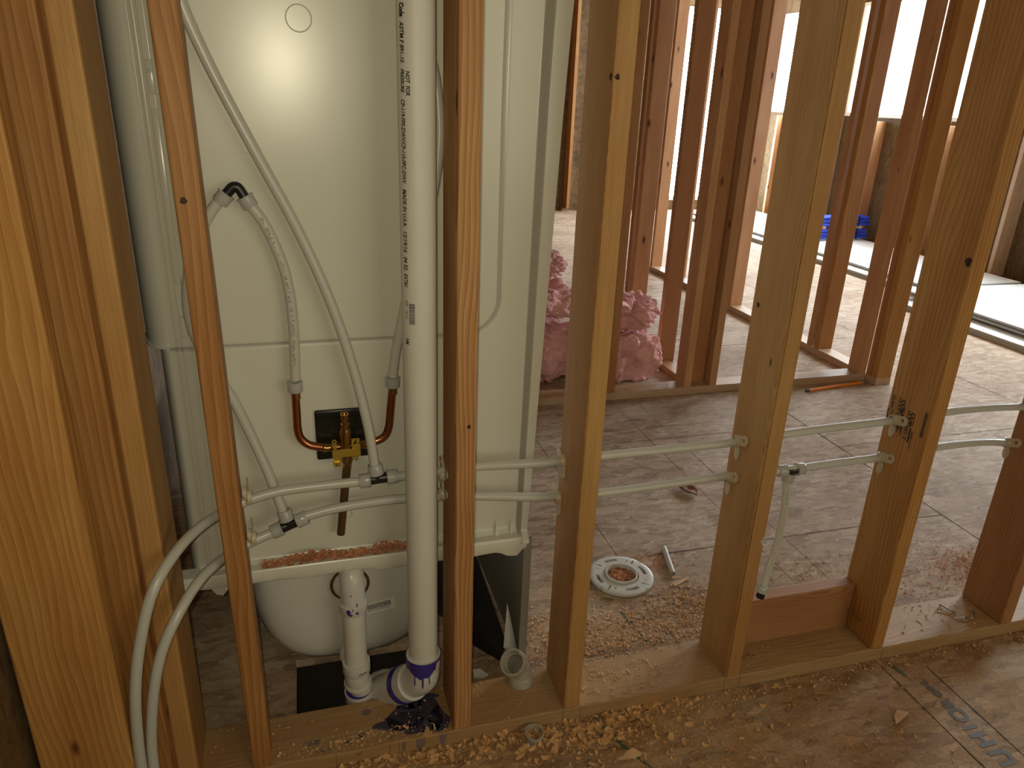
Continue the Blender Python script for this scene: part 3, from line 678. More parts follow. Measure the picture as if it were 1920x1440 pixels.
# ================================================================== tub drain (overflow tee and downpipe)
dr = tag(empty('tub_drain', (-.113, .155, 0)), 'short white drain pipe dropping from the overflow hole under the tub ledge', 'pipe')
bm = BM(); px_ = -.113; py_ = .152
tube(bm, [(px_, .200, .366), (px_, .185, .366), (px_, .165, .360), (px_, .155, .345), (px_, py_, .325), (px_, py_, .29)], .0262, 32)
lathe(bm, (px_, py_, .300), (px_, py_, 0), [(0, .0265), (.002, .0298), (.022, .0300), (.026, .0272)], 36)
local(bm, dr); link('overflow_elbow', bm, M['pvc2'], dr, smooth=True)
bm = BM(); lathe(bm, (px_, py_, .285), (px_, py_, 0), [(0, .0248), (.20, .0248)], 36); local(bm, dr); link('drain_pipe', bm, M['pvc'], dr, smooth=True)
bm = BM(); z0 = .137
lathe(bm, (px_, py_, z0), (px_, py_, 0), [(0, .0255), (0, .0300), (.003, .0305), (.026, .0305), (.03, .0275)], 36)
tube(bm, [(px_, py_, .112), (px_, py_, .09), (px_ + .003, py_ + .005, .070), (px_ + .008, py_ + .012, .05)], .0272, 32)
lathe(bm, (px_ - .004, py_ + .03, .128), (px_ - .03, py_ + .06, .11), [(0, .018), (.0, .0225), (.02, .0225)], 28)
local(bm, dr); link('tee_fitting', bm, M['pvc2'], dr, smooth=True)
bm = BM()
lathe(bm, (px_ + .001, py_ + .004, .078), (px_ + .006, py_ + .012, -.02), [(0, .0275), (0, .0300), (.003, .031), (.008, .031)], 36, cap=False)
local(bm, dr); link('tee_rim', bm, M['acrylic'], dr, smooth=True)
bm = BM(); d2 = Vector((.05, .10, -1)).normalized(); q0 = Vector((px_ + .003, py_ + .010, .046))
lathe(bm, q0, q0 + d2, [(0, .0285), (0, .0325), (.05, .0325), (.055, .030), (.12, .030)], 36); local(bm, dr); link('trap_hub', bm, M['pvc2'], dr, smooth=True)
bm = BM(); lathe(bm, q0, q0 + d2, [(-.0006, .0), (-.0006, .0285)], 36, cap=False); lathe(bm, q0, q0 + d2, [(-.001, .0285), (-.001, .0295), (.001, .0295)], 36, cap=False)
local(bm, dr); link('primer_ring', bm, M['purple'], dr, smooth=True)
bm = BM(); tube(bm, [(-.085, .19, -.03), (-.075, .195, .015), (-.050, .195, .030), (-.018, .19, .018), (0.0, .185, -.04)], .024, 28)
local(bm, dr); link('trap_bend', bm, M['pvc2'], dr, smooth=True)
bm = BM()
for rel, zz, a_, b_ in ((-.35, .290, .0042, .006), (-.2, .283, .0035, .0025), (.25, .287, .003, .003), (.3, .303, .0012, .006), (-.05, .296, .001, .003), (-.15, .33, .0008, .003)):
    th = math.atan2(co.location.x - px_, -(co.location.y - py_)) + rel; R_ = .0304 if zz < .30 else .0268
    c = Vector((px_ + R_ * math.sin(th), py_ - R_ * math.cos(th), zz)); rt = Vector((math.cos(th), math.sin(th), 0)); 
    vs = [bm.verts.new(c + rt * a_ * math.cos(t) * (1 + .3 * rnd.random()) + Vector((0, 0, 1)) * b_ * math.sin(t) * (1 + .3 * rnd.random())) for t in [2 * PI * k / 9 for k in range(9)]]
    bm.faces.new(vs)
local(bm, dr); link('primer_spot', bm, M['purple'], dr)
bm = BM(); th0 = math.atan2(co.location.x - px_, -(co.location.y - py_)) + .1; x = 0
while x < .020:
    ww = rnd.choice((.0006, .0009, .0013)); R_ = .0309
    def cp(s_, zz): return (px_ + R_ * math.sin(th0 + s_ / R_), py_ - R_ * math.cos(th0 + s_ / R_), zz)
    bm.faces.new([bm.verts.new(cp(*q)) for q in ((x, .119), (x + ww, .119), (x + ww, .123), (x, .123))]); x += ww + .0008
local(bm, dr); link('printed_text', bm, M['ink'], dr)

# ================================================================== PEX lines
PR = .0093
def line(name, label, segs, group=None):
    o = tag(empty(name, tuple(segs[0][0])), label, 'pipe', group)
    for s in segs:
        bm = BM(); tube(bm, s, PR, 18); local(bm, o); link('tubing', bm, M['pex'], o, smooth=True)
    return o
up = line('water_line', 'upper white plastic water tube running through the studs and curving down at left', [
  [(-0.5005,-0.1000,0.1635),(-0.4964,-0.1000,0.2626),(-0.4861,-0.1000,0.3666),(-0.4692,-0.0900,0.4550),(-0.4414,-0.0700,0.5417),(-0.4075,-0.0200,0.5806),(-0.3721,0.0400,0.5900),(-0.3258,0.0850,0.5934),(-0.2987,0.0950,0.6001),(-0.2433,0.1050,0.6070),(-0.1650,0.1080,0.6087),(-0.0793,0.1080,0.6092)],
  [(-0.0296,0.1080,0.6117),(0.0202,0.1100,0.6122),(0.0796,0.1120,0.6129),(0.1506,0.1100,0.6158),(0.2629,0.1060,0.6119),(0.3287,0.1040,0.6120),(0.4094,0.1030,0.6153),(0.5636,0.1010,0.6157),(0.7394,0.1000,0.6182),(0.8546,0.1000,0.6257),(0.9943,0.0980,0.6311),(1.1574,0.0980,0.6343),(1.3190,0.1050,0.6396),(1.4455,0.1150,0.6347),(1.5913,0.1200,0.6249)]])
lo_ = line('water_line', 'lower white plastic water tube running through the studs and curving down at left', [
  [(-0.4865,-0.0850,0.1422),(-0.4803,-0.0850,0.2427),(-0.4631,-0.0850,0.3471),(-0.4411,-0.0750,0.4255),(-0.4120,-0.0500,0.4779),(-0.3801,0.0000,0.5055),(-0.3485,0.0500,0.5078),(-0.3227,0.0800,0.5071),(-0.2943,0.0950,0.5122),(-0.2529,0.1040,0.5220)],
  [(-0.2059,0.1080,0.5431),(-0.1479,0.1120,0.5522),(-0.0648,0.1160,0.5562),(0.0042,0.1160,0.5562),(0.0801,0.1140,0.5517),(0.1472,0.1140,0.5446),(0.2697,0.1150,0.5264),(0.3266,0.1160,0.5215),(0.4157,0.1140,0.5183),(0.5817,0.1140,0.5212),(0.7352,0.1130,0.5259),(0.8111,0.1120,0.5262),(0.8812,0.1100,0.5250),(1.0273,0.1100,0.5289),(1.1549,0.1080,0.5322),(1.3308,0.1180,0.5370),(1.4601,0.1280,0.5314),(1.5550,0.1320,0.5201),(1.6702,0.1320,0.4994)]])
t1 = line('riser_tube', 'long white tube rising diagonally from a tee to the upper left of the panel', [[(-0.3227,0.1300,1.4610),(-0.3137,0.1350,1.4198),(-0.2822,0.1400,1.3343),(-0.2295,0.1400,1.2158),(-0.1712,0.1400,1.0876),(-0.1247,0.1350,0.9615),(-0.0913,0.1280,0.8376),(-0.0691,0.1180,0.7204),(-0.0597,0.1100,0.6341)]])
t2 = line('riser_tube', 'short white printed tube from the black elbow down to the left copper pipe', [[(-0.2507,0.1450,1.1400),(-0.2233,0.1470,1.0934),(-0.1994,0.1480,1.0168),(-0.1922,0.1480,0.9290),(-0.1956,0.1460,0.8148)]])
t3 = line('riser_tube', 'curved white tube from the black elbow down behind the stud to the lower tee', [[(-0.2885,0.1450,1.1470),(-0.3123,0.1460,1.1175),(-0.3393,0.1480,1.0707),(-0.3550,0.1480,1.0212),(-0.3638,0.1500,0.9698),(-0.3605,0.1500,0.9169),(-0.3409,0.1500,0.8562),(-0.3082,0.1460,0.7852),(-0.2830,0.1400,0.7135),(-0.2586,0.1280,0.6386),(-0.2350,0.1120,0.5517)]])
t4 = line('riser_tube', 'white tube bowing behind the tall vent pipe from the right copper pipe', [[(-0.0176,0.1400,0.8110),(-0.0104,0.1400,0.8601),(0.0045,0.1350,0.9340),(0.0291,0.1320,1.0336),(0.0566,0.1300,1.1377),(0.0697,0.1280,1.2191),(0.0707,0.1280,1.2839),(0.0610,0.1280,1.3542),(0.0381,0.1300,1.4168),(0.0059,0.1350,1.4838)]])
bm = BM(); 
P_ = spline([(463,376,.145)] and [(-0.2375,0.1362,1.1237),(-0.2229,0.1372,1.0951),(-0.1992,0.1382,1.0191),(-0.1920,0.1382,0.9319),(-0.1945,0.1362,0.8310)], .004)
for i in range(4, len(P_) - 4):
    if i % 7 in (0,) or rnd.random() < .3: continue
    t = (P_[i + 1] - P_[i - 1]).normalized(); nrm = Vector((0, -1, 0)); s_ = t.cross(nrm).normalized()
    for k in range(2):
        c = P_[i] + s_ * rnd.uniform(-.0028, .0018); quad(bm, c, t, s_, .0022, rnd.uniform(.0008, .003))
for v in bm.verts: v.co -= t2.location
link('printed_text', bm, M['ink_pale'], t2)
t5 = line('drop_tube', 'short white printed tube hanging from the right tee to above the low wood block', [[(0.8929,0.1080,0.5022),(0.9012,0.1070,0.4121),(0.8967,0.1040,0.3247),(0.8789,0.0960,0.2557),(0.8665,0.0870,0.2171)]])
bm = BM(); P_ = spline([(0.8928,0.0982,0.4976),(0.8991,0.0972,0.4182),(0.8947,0.0942,0.3313),(0.8770,0.0862,0.2628),(0.8654,0.0772,0.2369)], .004)
for i in range(2, len(P_) - 2):
    if rnd.random() < .35: continue
    t = (P_[i + 1] - P_[i - 1]).normalized(); s_ = t.cross(Vector((0, -1, 0))).normalized()
    quad(bm, P_[i] + s_ * rnd.uniform(-.001, .002), t, s_, .0020, rnd.uniform(.0008, .0024))
for v in bm.verts: v.co -= t5.location
link('printed_text', bm, M['ink_pale'], t5)

def collar(bm, p, d, L=.021, r=.0140):
    d = Vector(d).normalized(); p = Vector(p) - d * L / 2
    lathe(bm, p, p + d, [(0, .0094), (0, r - .001), (.0015, r), (L - .004, r), (L - .003, r + .0012), (L - .0008, r + .0012), (L, r), (L, .0094)], 28, closed=True)
def fitting(name, label, arms, body_r=.0104, cl=True):
    """arms: list of (start, end) of every branch; collars sit at the ends"""
    c0 = Vector(arms[0][0]); o = tag(empty(name, c0), label, 'pipe fitting')
    bm = BM()
    for a, b in arms:
        a = Vector(a); b = Vector(b); lathe(bm, a, b, [(-.006, body_r * .9), (0, body_r), ((b - a).length, body_r)], 22)
    local(bm, o); link('fitting_body', bm, M['poly'], o, smooth=True)
    if cl:
        for a, b in arms:
            bm = BM(); collar(bm, b, Vector(a) - Vector(b)); local(bm, o); link('collar', bm, M['collar'], o, smooth=True)
    return o
c = (-0.0555,0.1080,0.6123); fitting('tee_fitting', 'black tee with white collars on the upper tube, below the shower valve', [(c, (-0.0802,0.1080,0.6105)), (c, (-0.0274,0.1080,0.6139)), (c, (-0.0588,0.1100,0.6316))])
c = (-0.2286,0.1080,0.5306); fitting('tee_fitting', 'black tee with white collars on the lower tube, left of the hanging brass pipe', [(c, (-0.2509,0.1060,0.5229)), (c, (-0.2031,0.1080,0.5403)), (c, (-0.2331,0.1110,0.5508))])
c = (0.8989,0.1100,0.5231); fitting('tee_fitting', 'black tee with white collars on the lower tube, right of the notched stud', [(c, (0.8756,0.1100,0.5242)), (c, (0.9247,0.1100,0.5244)), (c, (0.8958,0.1090,0.5056))])
o = tag(empty('elbow_fitting', (-0.2680,0.1450,1.1608)), 'black elbow joining two white tubes high on the panel', 'pipe fitting')
bm = BM(); tube(bm, [(-0.2870,0.1450,1.1453),(-0.2767,0.1450,1.1565),(-0.2713,0.1450,1.1617),(-0.2654,0.1450,1.1625),(-0.2608,0.1450,1.1582),(-0.2508,0.1450,1.1392)], .0084, 20, step=.002); local(bm, o); link('fitting_body', bm, M['poly'], o, smooth=True)
for a, b in ([(-0.2879,0.1450,1.1444),(-0.2767,0.1450,1.1574)], [(-0.2500,0.1450,1.1383),(-0.2600,0.1450,1.1574)]):
    bm = BM(); collar(bm, a, Vector(b) - Vector(a), .020, .0135); local(bm, o); link('collar', bm, M['collar'], o, smooth=True)
o = tag(empty('end_cap', (0.8597,0.0830,0.1990)), 'black end cap on the short hanging tube at the left end of the low block', 'pipe fitting')
bm = BM(); a = Vector((0.8678,0.0870,0.2184)); b = Vector((0.8565,0.0800,0.1891)); lathe(bm, a, b, [(0, .0098), ((b - a).length - .003, .0105), ((b - a).length, .008)], 20); local(bm, o); link('cap_body', bm, M['poly'], o, smooth=True)
bm = BM(); collar(bm, (0.8637,0.0855,0.2107), b - a, .018); local(bm, o); link('collar', bm, M['collar'], o, smooth=True)

# clamps that hold the tubes to the studs
def clamp_mesh():
    bm = BM()
    # ring round the tube
    lathe(bm, (0, 0, 0), (-1, 0, 0), [(0, .0078), (0, .0115), (.003, .0118), (.010, .0098), (.011, .0092), (.011, .0078)], 24, closed=True)
    # ear plate with screw hole
    def plate(outline, t=.003, hole=None):
        n = len(outline); cx = sum(p[0] for p in outline) / n; cz = sum(p[1] for p in outline) / n
        if hole:
            hc, hr = hole; inner = [(hc[0] + hr * math.cos(2 * PI * k / n), hc[1] + hr * math.sin(2 * PI * k / n)) for k in range(n)]
            L4 = [[bm.verts.new((x_, p[0], p[1])) for p in ol] for x_ in (0, -t) for ol in (outline, inner)]
            for k in range(n):
                j = (k + 1) % n
                bm.faces.new((L4[0][k], L4[0][j], L4[1][j], L4[1][k])); bm.faces.new((L4[2][k], L4[3][k], L4[3][j], L4[2][j]))
                bm.faces.new((L4[0][k], L4[2][k], L4[2][j], L4[0][j])); bm.faces.new((L4[1][k], L4[1][j], L4[3][j], L4[3][k]))
        else:
            A_ = [bm.verts.new((0, *p)) for p in outline]; B_ = [bm.verts.new((-t, *p)) for p in outline]
            bm.faces.new(A_); bm.faces.new(B_[::-1])
            for k in range(n): bm.faces.new((A_[k], B_[k], B_[(k + 1) % n], A_[(k + 1) % n]))
    n = 24; r = .0105; c = (-.020, .010)
    ear = []
    for k in range(n):
        a = 2 * PI * k / n; y = c[0] + r * math.cos(a); z = c[1] + r * math.sin(a)
        if math.cos(a) > .2: y += .012 * math.cos(a); z -= .004
        ear.append((y, z))
    plate(ear, .004, (c, .0038))
    tail = [(-.003 + .0075 * math.cos(2 * PI * k / n), -.022 + .0145 * math.sin(2 * PI * k / n)) for k in range(n)]
    plate(tail, .0022)
    me = bpy.data.meshes.new('pipe_clamp'); bmesh.ops.recalc_face_normals(bm, faces=bm.faces); bm.to_mesh(me); bm.free(); me.materials.append(M['clampm'])
    for f in me.polygons: f.use_smooth = True
    try: me.set_sharp_from_angle(angle=math.radians(40))
    except Exception: pass
    return me
CM = clamp_mesh()
def put_clamp(loc, rotx, label, mirror=False):
    o = bpy.data.objects.new('pipe_clamp', CM); C.objects.link(o); o.location = loc
    o.rotation_euler = (rotx, 0, PI if mirror else 0); o.scale = (1, 1.22, 1.22); tag(o, label, 'clamp', 'plastic pipe clamps on the studs')
put_clamp((XS['D'] - .0003, .100, .620), 0.0, 'cream clamp on the notched stud, at the upper tube')
put_clamp((XS['D'] - .0003, .113, .523), 0.0, 'cream clamp on the notched stud, at the lower tube')
put_clamp((XS['E'] - .0003, .098, .636), .15, 'cream clamp over the black grade stamp, at the upper tube')
put_clamp((XS['E'] - .0003, .108, .532), .1, 'cream clamp below the black grade stamp, at the lower tube')
put_clamp((XS['F'] - .0003, .132, .518), 0, 'cream clamp on the stud at the far right edge')
put_clamp((XS['C'] - .0003, .104, .612), 1.9, 'cream clamp on the stud at the surround edge, upper tube')
put_clamp((XS['C'] - .0003, .116, .518), 1.9, 'cream clamp on the stud at the surround edge, lower tube')
put_clamp((XS['B'] - .0003, .112, .604), -1.9, 'cream clamp just right of the vent pipe, upper tube')
put_clamp((XS['B'] - .0003, .114, .559), -1.9, 'cream clamp just right of the vent pipe, lower tube')
put_clamp((XS['A'] + SW + .0003, .095, .608), -1.9, 'cream clamp on the scuffed left stud, upper tube', True)
put_clamp((XS['A'] + SW + .0003, .094, .520), -1.9, 'cream clamp on the scuffed left stud, lower tube', True)

# ================================================================== shower valve and copper
vy = .150
vc = Vector((-0.1114,0.1500,0.6660))
va = tag(empty('shower_valve', vc), 'brass shower valve with a yellow mounting bracket in front of a black square', 'valve')
bm = BM()
top_ = Vector((-0.1108,0.1380,0.7386)); 
vb = vc + Vector((0, -.007, .000)); kk = (top_ - vb).length / .058
lathe(bm, vb, top_, [(t * kk, r_) for t, r_ in [(0, .0095), (.008, .0112), (.024, .0118), (.034, .0100), (.037, .0082), (.040, .0082), (.042, .0092), (.045, .0092), (.046, .0072), (.051, .0072), (.052, .0078), (.0575, .0080), (.058, .006)]], 28)
local(bm, va); link('valve_body', bm, M['brass'], va, smooth=True)
bm = BM(); axx = (top_ - vb).normalized(); e = top_ - axx * .001
lathe(bm, e, e + axx, [(0, .0082), (.004, .0082), (.004, .0058), (.0005, .0055)], 24, cap=False); local(bm, va); link('outlet_rim', bm, M['brass'], va, smooth=True)
bm = BM(); yb = .1305; x0, z0 = vc.x, vc.z
def plt(a, b, c_, d_, y0=yb, t=.002): box(bm, (x0 + a, y0, z0 + b), (x0 + c_, y0 + t, z0 + d_), .0006, 1)
plt(-.0265, -.0125, .0275, .0040); plt(.0110, .0040, .0275, .0135); plt(-.0245, -.0205, -.012, -.0125); plt(-.0245, .0045, -.0175, .0145)
box(bm, (x0 - .026, yb - .004, z0 - .0225), (x0 - .012, yb + .002, z0 - .0205), .0005, 1)
plt(-.0255, -.0335, -.0125, -.0255, yb + .002); plt(-.0245, -.0265, -.0130, -.0205, yb + .001)
box(bm, (x0 - .027, yb - .003, z0 + .0135), (x0 - .0165, yb + .002, z0 + .0155), .0005, 1)
plt(.011, .0175, .0265, .0245, yb + .002); plt(.0105, .0130, .0140, .0180); plt(.0205, .0130, .0240, .0180)
for (a, b) in ((-.0215, .0215), (.0175, -.0175)):
    c = Vector((x0 + a, yb + .003, z0 + b)); lathe(bm, c, c + Vector((0, -1, 0)), [(0, .0022), (0, .0046), (.0025, .0046), (.0025, .0022)], 18, closed=True)
local(bm, va); link('mounting_bracket', bm, M['brassb'], va, smooth=True)
bm = BM()
for a, b in ((.019, .0207), (-.019, -.0292)):
    c = Vector((x0 + a, yb + .0018, z0 + b)); lathe(bm, c, c + Vector((0, -1, 0)), [(0, .0017), (.0004, .0017)], 12)
box(bm, (x0 + .0145, yb + .0035, z0 + .0128), (x0 + .0200, yb + .0038, z0 + .0178))
local(bm, va); link('screw_hole', bm, M['blackp'], va)
bm = BM(); lathe(bm, (x0 - .044, vy - .004, z0 + .004), (x0, vy - .004, z0 + .004), [(0, .0078), (.003, .0086), (.010, .0086), (.012, .0075), (.078, .0075), (.080, .0092), (.0885, .0092)], 22)
local(bm, va); link('inlet_port', bm, M['brass'], va, smooth=True)
bm = BM(); lathe(bm, (x0 + .001, vy - .008, z0 - .010), (x0 + .001, vy - .008, 0), [(0, .0108), (.016, .0115), (.022, .0085), (.03, .0082)], 22)
local(bm, va); link('lower_port', bm, M['brass'], va, smooth=True)
sb = Vector((-0.1304,0.1470,0.4714))
bm = BM(); lathe(bm, (x0 + .001, vy - .003, z0 - .035), sb, [(0, .0082), (((Vector((x0 + .001, vy - .003, z0 - .035)) - sb).length), .0082)], 22)
local(bm, va); link('spout_drop', bm, M['bronze'], va, smooth=True)
def copper(name, label, pts, cpt, cdir):
    o = tag(empty(name, pts[0]), label, 'pipe'); bm = BM(); tube(bm, pts, .0079, 20, step=.005); local(bm, o); link('copper_tube', bm, M['copper'], o, smooth=True)
    bm = BM(); c = Vector(cpt); d = Vector(cdir).normalized(); lathe(bm, c - d * .013, c, [(0, .0090), (.012, .0090), (.0125, .0098), (.015, .0098)], 20); local(bm, o); link('brass_adapter', bm, M['brass'], o, smooth=True)
    bm = BM(); collar(bm, c + d * .011, d, .020, .0138); local(bm, o); link('collar', bm, M['collar'], o, smooth=True)
copper('copper_pipe', 'left bent copper pipe feeding the shower valve', [(-0.1978,0.1470,0.7825),(-0.1984,0.1470,0.7466),(-0.1988,0.1470,0.7134),(-0.1942,0.1470,0.6939),(-0.1823,0.1470,0.6802),(-0.1677,0.1470,0.6742),(-0.1479,0.1470,0.6699)], (-0.1973,0.1470,0.7900), Vector((-.004, 0, 1)))
copper('copper_pipe', 'right bent copper pipe feeding the shower valve, beside the vent pipe', [(-0.0187,0.1450,0.7805),(-0.0228,0.1460,0.7378),(-0.0267,0.1470,0.7033),(-0.0345,0.1470,0.6843),(-0.0494,0.1470,0.6753),(-0.0661,0.1470,0.6734)], (-0.0175,0.1450,0.7871), Vector((.01, 0, 1)))

# ================================================================== marks on studs and plate
def stamp(z, y, off=0):
    """grade stamp printed down the left face of the stud; letter tops face the room"""
    x = XS['E'] - .0004; R_ = (0, 0, -1); U_ = (0, -1, 0)
    E_ = SO['E']
    def T(s, size, zz, yy, **k):
        bm = text_bm(s, size, **k); o_ = Vector((x, yy, zz)); xf(bm, lambda c: o_ + Vector(R_) * c.x + Vector(U_) * c.y)
        for v in bm.verts: v.co -= E_.location
        link('grade_stamp', bm, M['ink'], E_)
    T('WP', .021, z, y, bold=.0006); T('NO. 2', .0135, z - .034, y + .002, bold=.0004); T('S-DRY', .0095, z - .034, y + .016, bold=.0003); T('KD-HT', .0095, z - .034, y + .029, bold=.0003); T('CLAW', .0115, z + .002, y + .022, bold=.0005)
    bm = BM(); tube(bm, [(x, y - .017, z - .001), (x, y - .018, z - .026), (x, y + .002, z - .029), (x, y + .002, z + .002), (x, y - .017, z - .001)], .0007, 5, False)
    box(bm, (x - .0002, y - .016, z - .072), (x, y - .012, z - .035)); box(bm, (x - .0002, y - .023, z - .085), (x, y - .0215, z - .042)); box(bm, (x - .0002, y - .020, z - .062), (x, y - .0188, z - .042))
    for v in bm.verts: v.co -= E_.location
    link('grade_stamp', bm, M['ink'], E_)
stamp(.672, .063); stamp(.690, .098); 
bm = BM(); x = XS['E'] - .0005; box(bm, (x, .012, .628), (x + .0003, .021, .688)); 
for v in bm.verts: v.co -= SO['E'].location
link('dark_scorch', bm, M['knot'] if 'knot' in M else M['bronze'], SO['E'])
PL = [o for o in C.objects if o.name == 'sole_plate'][0]
def on_plate(name, bm, mat):
    bpy.context.view_layer.update(); inv = PL.matrix_world.inverted()
    for v in bm.verts: v.co = inv @ v.co
    return link(name, bm, mat, PL)
def blob(bm, cx, cy, rx, ry, z, seed, n=40, rough=.35):
    c = bm.verts.new((cx, cy, z)); vs = []
    for k in range(n):
        a = 2 * PI * k / n; f = 1 + rough * noise.noise(Vector((math.cos(a) * 1.6 + seed, math.sin(a) * 1.6, seed * 1.3))) * 2 + .12 * noise.noise(Vector((math.cos(a) * 6, math.sin(a) * 6, seed)))
        vs.append(bm.verts.new((cx + rx * f * math.cos(a), min(max(cy + ry * f * math.sin(a), .003), D - .003), z)))
    for k in range(n): bm.faces.new((c, vs[k], vs[(k + 1) % n]))
bm = BM(); zt = SW + .0005
blob(bm, .006, .068, .058, .058, zt, 1.2, rough=.2); blob(bm, -.030, .052, .046, .024, zt, 3.1, rough=.25); blob(bm, .052, .040, .024, .032, zt, 5.3, rough=.2); blob(bm, .0, .098, .03, .02, zt, 9.1); blob(bm, .02, .110, .034, .014, zt, 8.1)
blob(bm, -.145, .022, .006, .005, zt, 2.2); blob(bm, -.115, .034, .007, .006, zt, 4.2)
on_plate('purple_stain', bm, M['purple_stain'])
bm = BM(); zt = SW + .0004
for a in ((-.10, .095, .012, .008, 6.), (-.05, .040, .018, .012, 3.3), (-.215, .04, .016, .008, 7.7), (-.06, .018, .01, .006, 1.7), (.035, .012, .018, .006, 2.9), (-.035, .112, .014, .008, 1.1), (-.19, .015, .014, .006, 6.6)):
    blob(bm, a[0], a[1], a[2], a[3], zt, a[4])
for x0_, w_, h_ in ((-.005, .022, .034), (.045, .018, .030), (-.035, .010, .026)):
    vs = [bm.verts.new((x0_ + a, -.0004, SW - .003 - b)) for a, b in ((0, 0), (w_, 0), (w_ * .9, h_ * .6), (w_ * .5, h_), (w_ * .15, h_ * .8))]; bm.faces.new(vs)
on_plate('purple_stain', bm, M['purple_pale'])
bm = BM()
for x_ in (.3275, .3695, .738, .779, -.17, -.06, -.04, 1.193):
    box(bm, (x_ - .0004, -.0005, .002), (x_ + .0004, 0, SW - .001))
on_plate('pencil_line', bm, M['ink_faint'])
bm = BM(); P0 = Vector((.80, .058, SW + .0004)); pts_ = [(0, 0), (.006, .004), (.012, -.002), (.016, -.010), (.02, .001), (.024, -.012), (.031, .004), (.036, -.006), (.042, .012), (.038, -.012), (.050, .0), (.047, -.008), (.056, -.004)]
tube(bm, [P0 + Vector((a, b, 0)) for a, b in pts_], .0006, 5); on_plate('pencil_scribble', bm, M['ink_faint'])

# knots the photo shows clearly
def knot(stud, face, a, b, r, rz, mat='bronze'):
    s = SO[stud]; x = XS[stud]; bm = BM(); vs = []
    for k in range(16):
        t = 2 * PI * k / 16; u = a + r * math.cos(t) * (1 + .2 * math.sin(3 * t + a * 50)); v_ = b + rz * math.sin(t)
        vs.append(bm.verts.new(((u, -.0004, v_) if face == 'f' else (x - .0004, u, v_))))
    bm.faces.new(vs); local(bm, s); link('knot', bm, M['knot_dark'], s)
M['knot_dark'] = plain('dark_knot_wood', (.035, .012, .006), .7, var=.5, vscale=200)
M['knot_mid'] = plain('brown_knot_wood', (.22, .085, .03), .7, var=.5, vscale=120)
knot('C', 'f', XS['C'] + .007, 1.352, .0042, .0048); knot('C', 'l', 0.010, 1.352, .006, .006)
knot('E', 'l', .012, 1.03, .008, .010); knot('D', 'l', .108, .93, .005, .006); knot('A', 'f', XS['A'] + .012, 1.160, .005, .005); knot('B', 'f', XS['B'] + .024, .758, .0035, .004)

# ================================================================== small things
def catm(o, label, cat, group=None): return tag(o, label, cat, group)
# toilet flange
fc = Vector((.676, .471, .003)); fo_ = tag(empty('toilet_flange', fc), 'white slotted toilet flange ring on the floor with shavings in its hole', 'toilet flange')
bm = BM(); n = 144; radii = [.052, .058, .066, .0715, .0775, .088, .094]
def slot(k, j):
    a = (k / n * 360 + 20) % 90
    if j in (2, 3): return (6 < a < 40) or (56 < a < 62) or (70 < a < 75)
    if j in (4,): return (57.5 < a < 60.5)
    if j == 5: return (46 < a < 49)
    if j == 4: return (46 < a < 49)
    return False
for zz in (0, .009):
    pass
V = {}
for lv, zz in enumerate((0.0, .010)):
    for j, r in enumerate(radii):
        for k in range(n): V[lv, j, k] = bm.verts.new((r * math.cos(2 * PI * k / n), r * math.sin(2 * PI * k / n), zz - (.002 if (lv and j == 6) else 0)))
for j in range(len(radii) - 1):
    for k in range(n):
        if slot(k, j): continue
        k2 = (k + 1) % n
        bm.faces.new((V[1, j, k], V[1, j + 1, k], V[1, j + 1, k2], V[1, j, k2]))
        for (jj, kk, va_, vb_) in ((j - 1, k, (j, k), (j, k2)), (j + 1, k, (j + 1, k), (j + 1, k2))):
            out = jj < 0 or jj >= len(radii) - 1 or slot(kk, jj)
            if out: bm.faces.new((V[0, va_[0], va_[1]], V[0, vb_[0], vb_[1]], V[1, vb_[0], vb_[1]], V[1, va_[0], va_[1]]))
        for (kk, ke) in (((k - 1) % n, k), ((k + 1) % n, k2)):
            if slot(kk, j): bm.faces.new((V[0, j, ke], V[0, j + 1, ke], V[1, j + 1, ke], V[1, j, ke]))
for v in [v for v in bm.verts if not v.link_faces]: bm.verts.remove(v)
link('flange_plate', bm, M['pvc2'], fo_, smooth=True)
bm = BM(); lathe(bm, (0, 0, 0), (0, 0, 1), [(0, .0475), (.014, .0475), (.016, .0465), (.016, .0435), (.004, .042), (.001, .042)], 64, cap=False)
lathe(bm, (0, 0, 0), (0, 0, 1), [(.003, .0525), (.003, .0475)], 64, cap=False)
link('flange_collar', bm, M['pvc2'], fo_, smooth=True)
# loose short pipe
o = tag(empty('pipe_offcut', (0.8474,0.5067,0.0080)), 'short loose white tube offcut lying on the floor right of the toilet flange', 'pipe')
bm = BM(); a = Vector((0.8668,0.5745,0.0085)); b = Vector((0.8311,0.4434,0.0085)); tube(bm, [a, b], .0083, 20, False, hollow=.0062); local(bm, o); link('tube_piece', bm, M['pex'], o, smooth=True)
# loose elbow on the plate
ec = Vector((0.2579,0.1056,0.0500)); o = tag(empty('loose_elbow', (ec.x, ec.y, SW)), 'loose cloudy plastic elbow fitting standing on the sole plate left of the surround edge stud', 'pipe fitting')
bm = BM(); ex, ey = ec.x, ec.y
lathe(bm, (ex, ey, SW + .001), (ex, ey, 1), [(0, .0215), (0, .0245), (.017, .0245), (.020, .0222), (.020, .0190), (.002, .0188)], 32, closed=True)
hd = Vector((-.50, -.42, .70)).normalized(); h0 = Vector((ex - .010, ey - .004, SW + .046))
tube(bm, [(ex, ey, SW + .018), (ex - .001, ey - .001, SW + .030), h0, h0 + hd * .006], .0205, 28, hollow=.018, step=.004)
lathe(bm, h0, h0 + hd, [(.004, .0200), (.004, .0245), (.022, .0250), (.0235, .0255), (.0245, .0250), (.0245, .0215), (.006, .0205)], 32, closed=True)
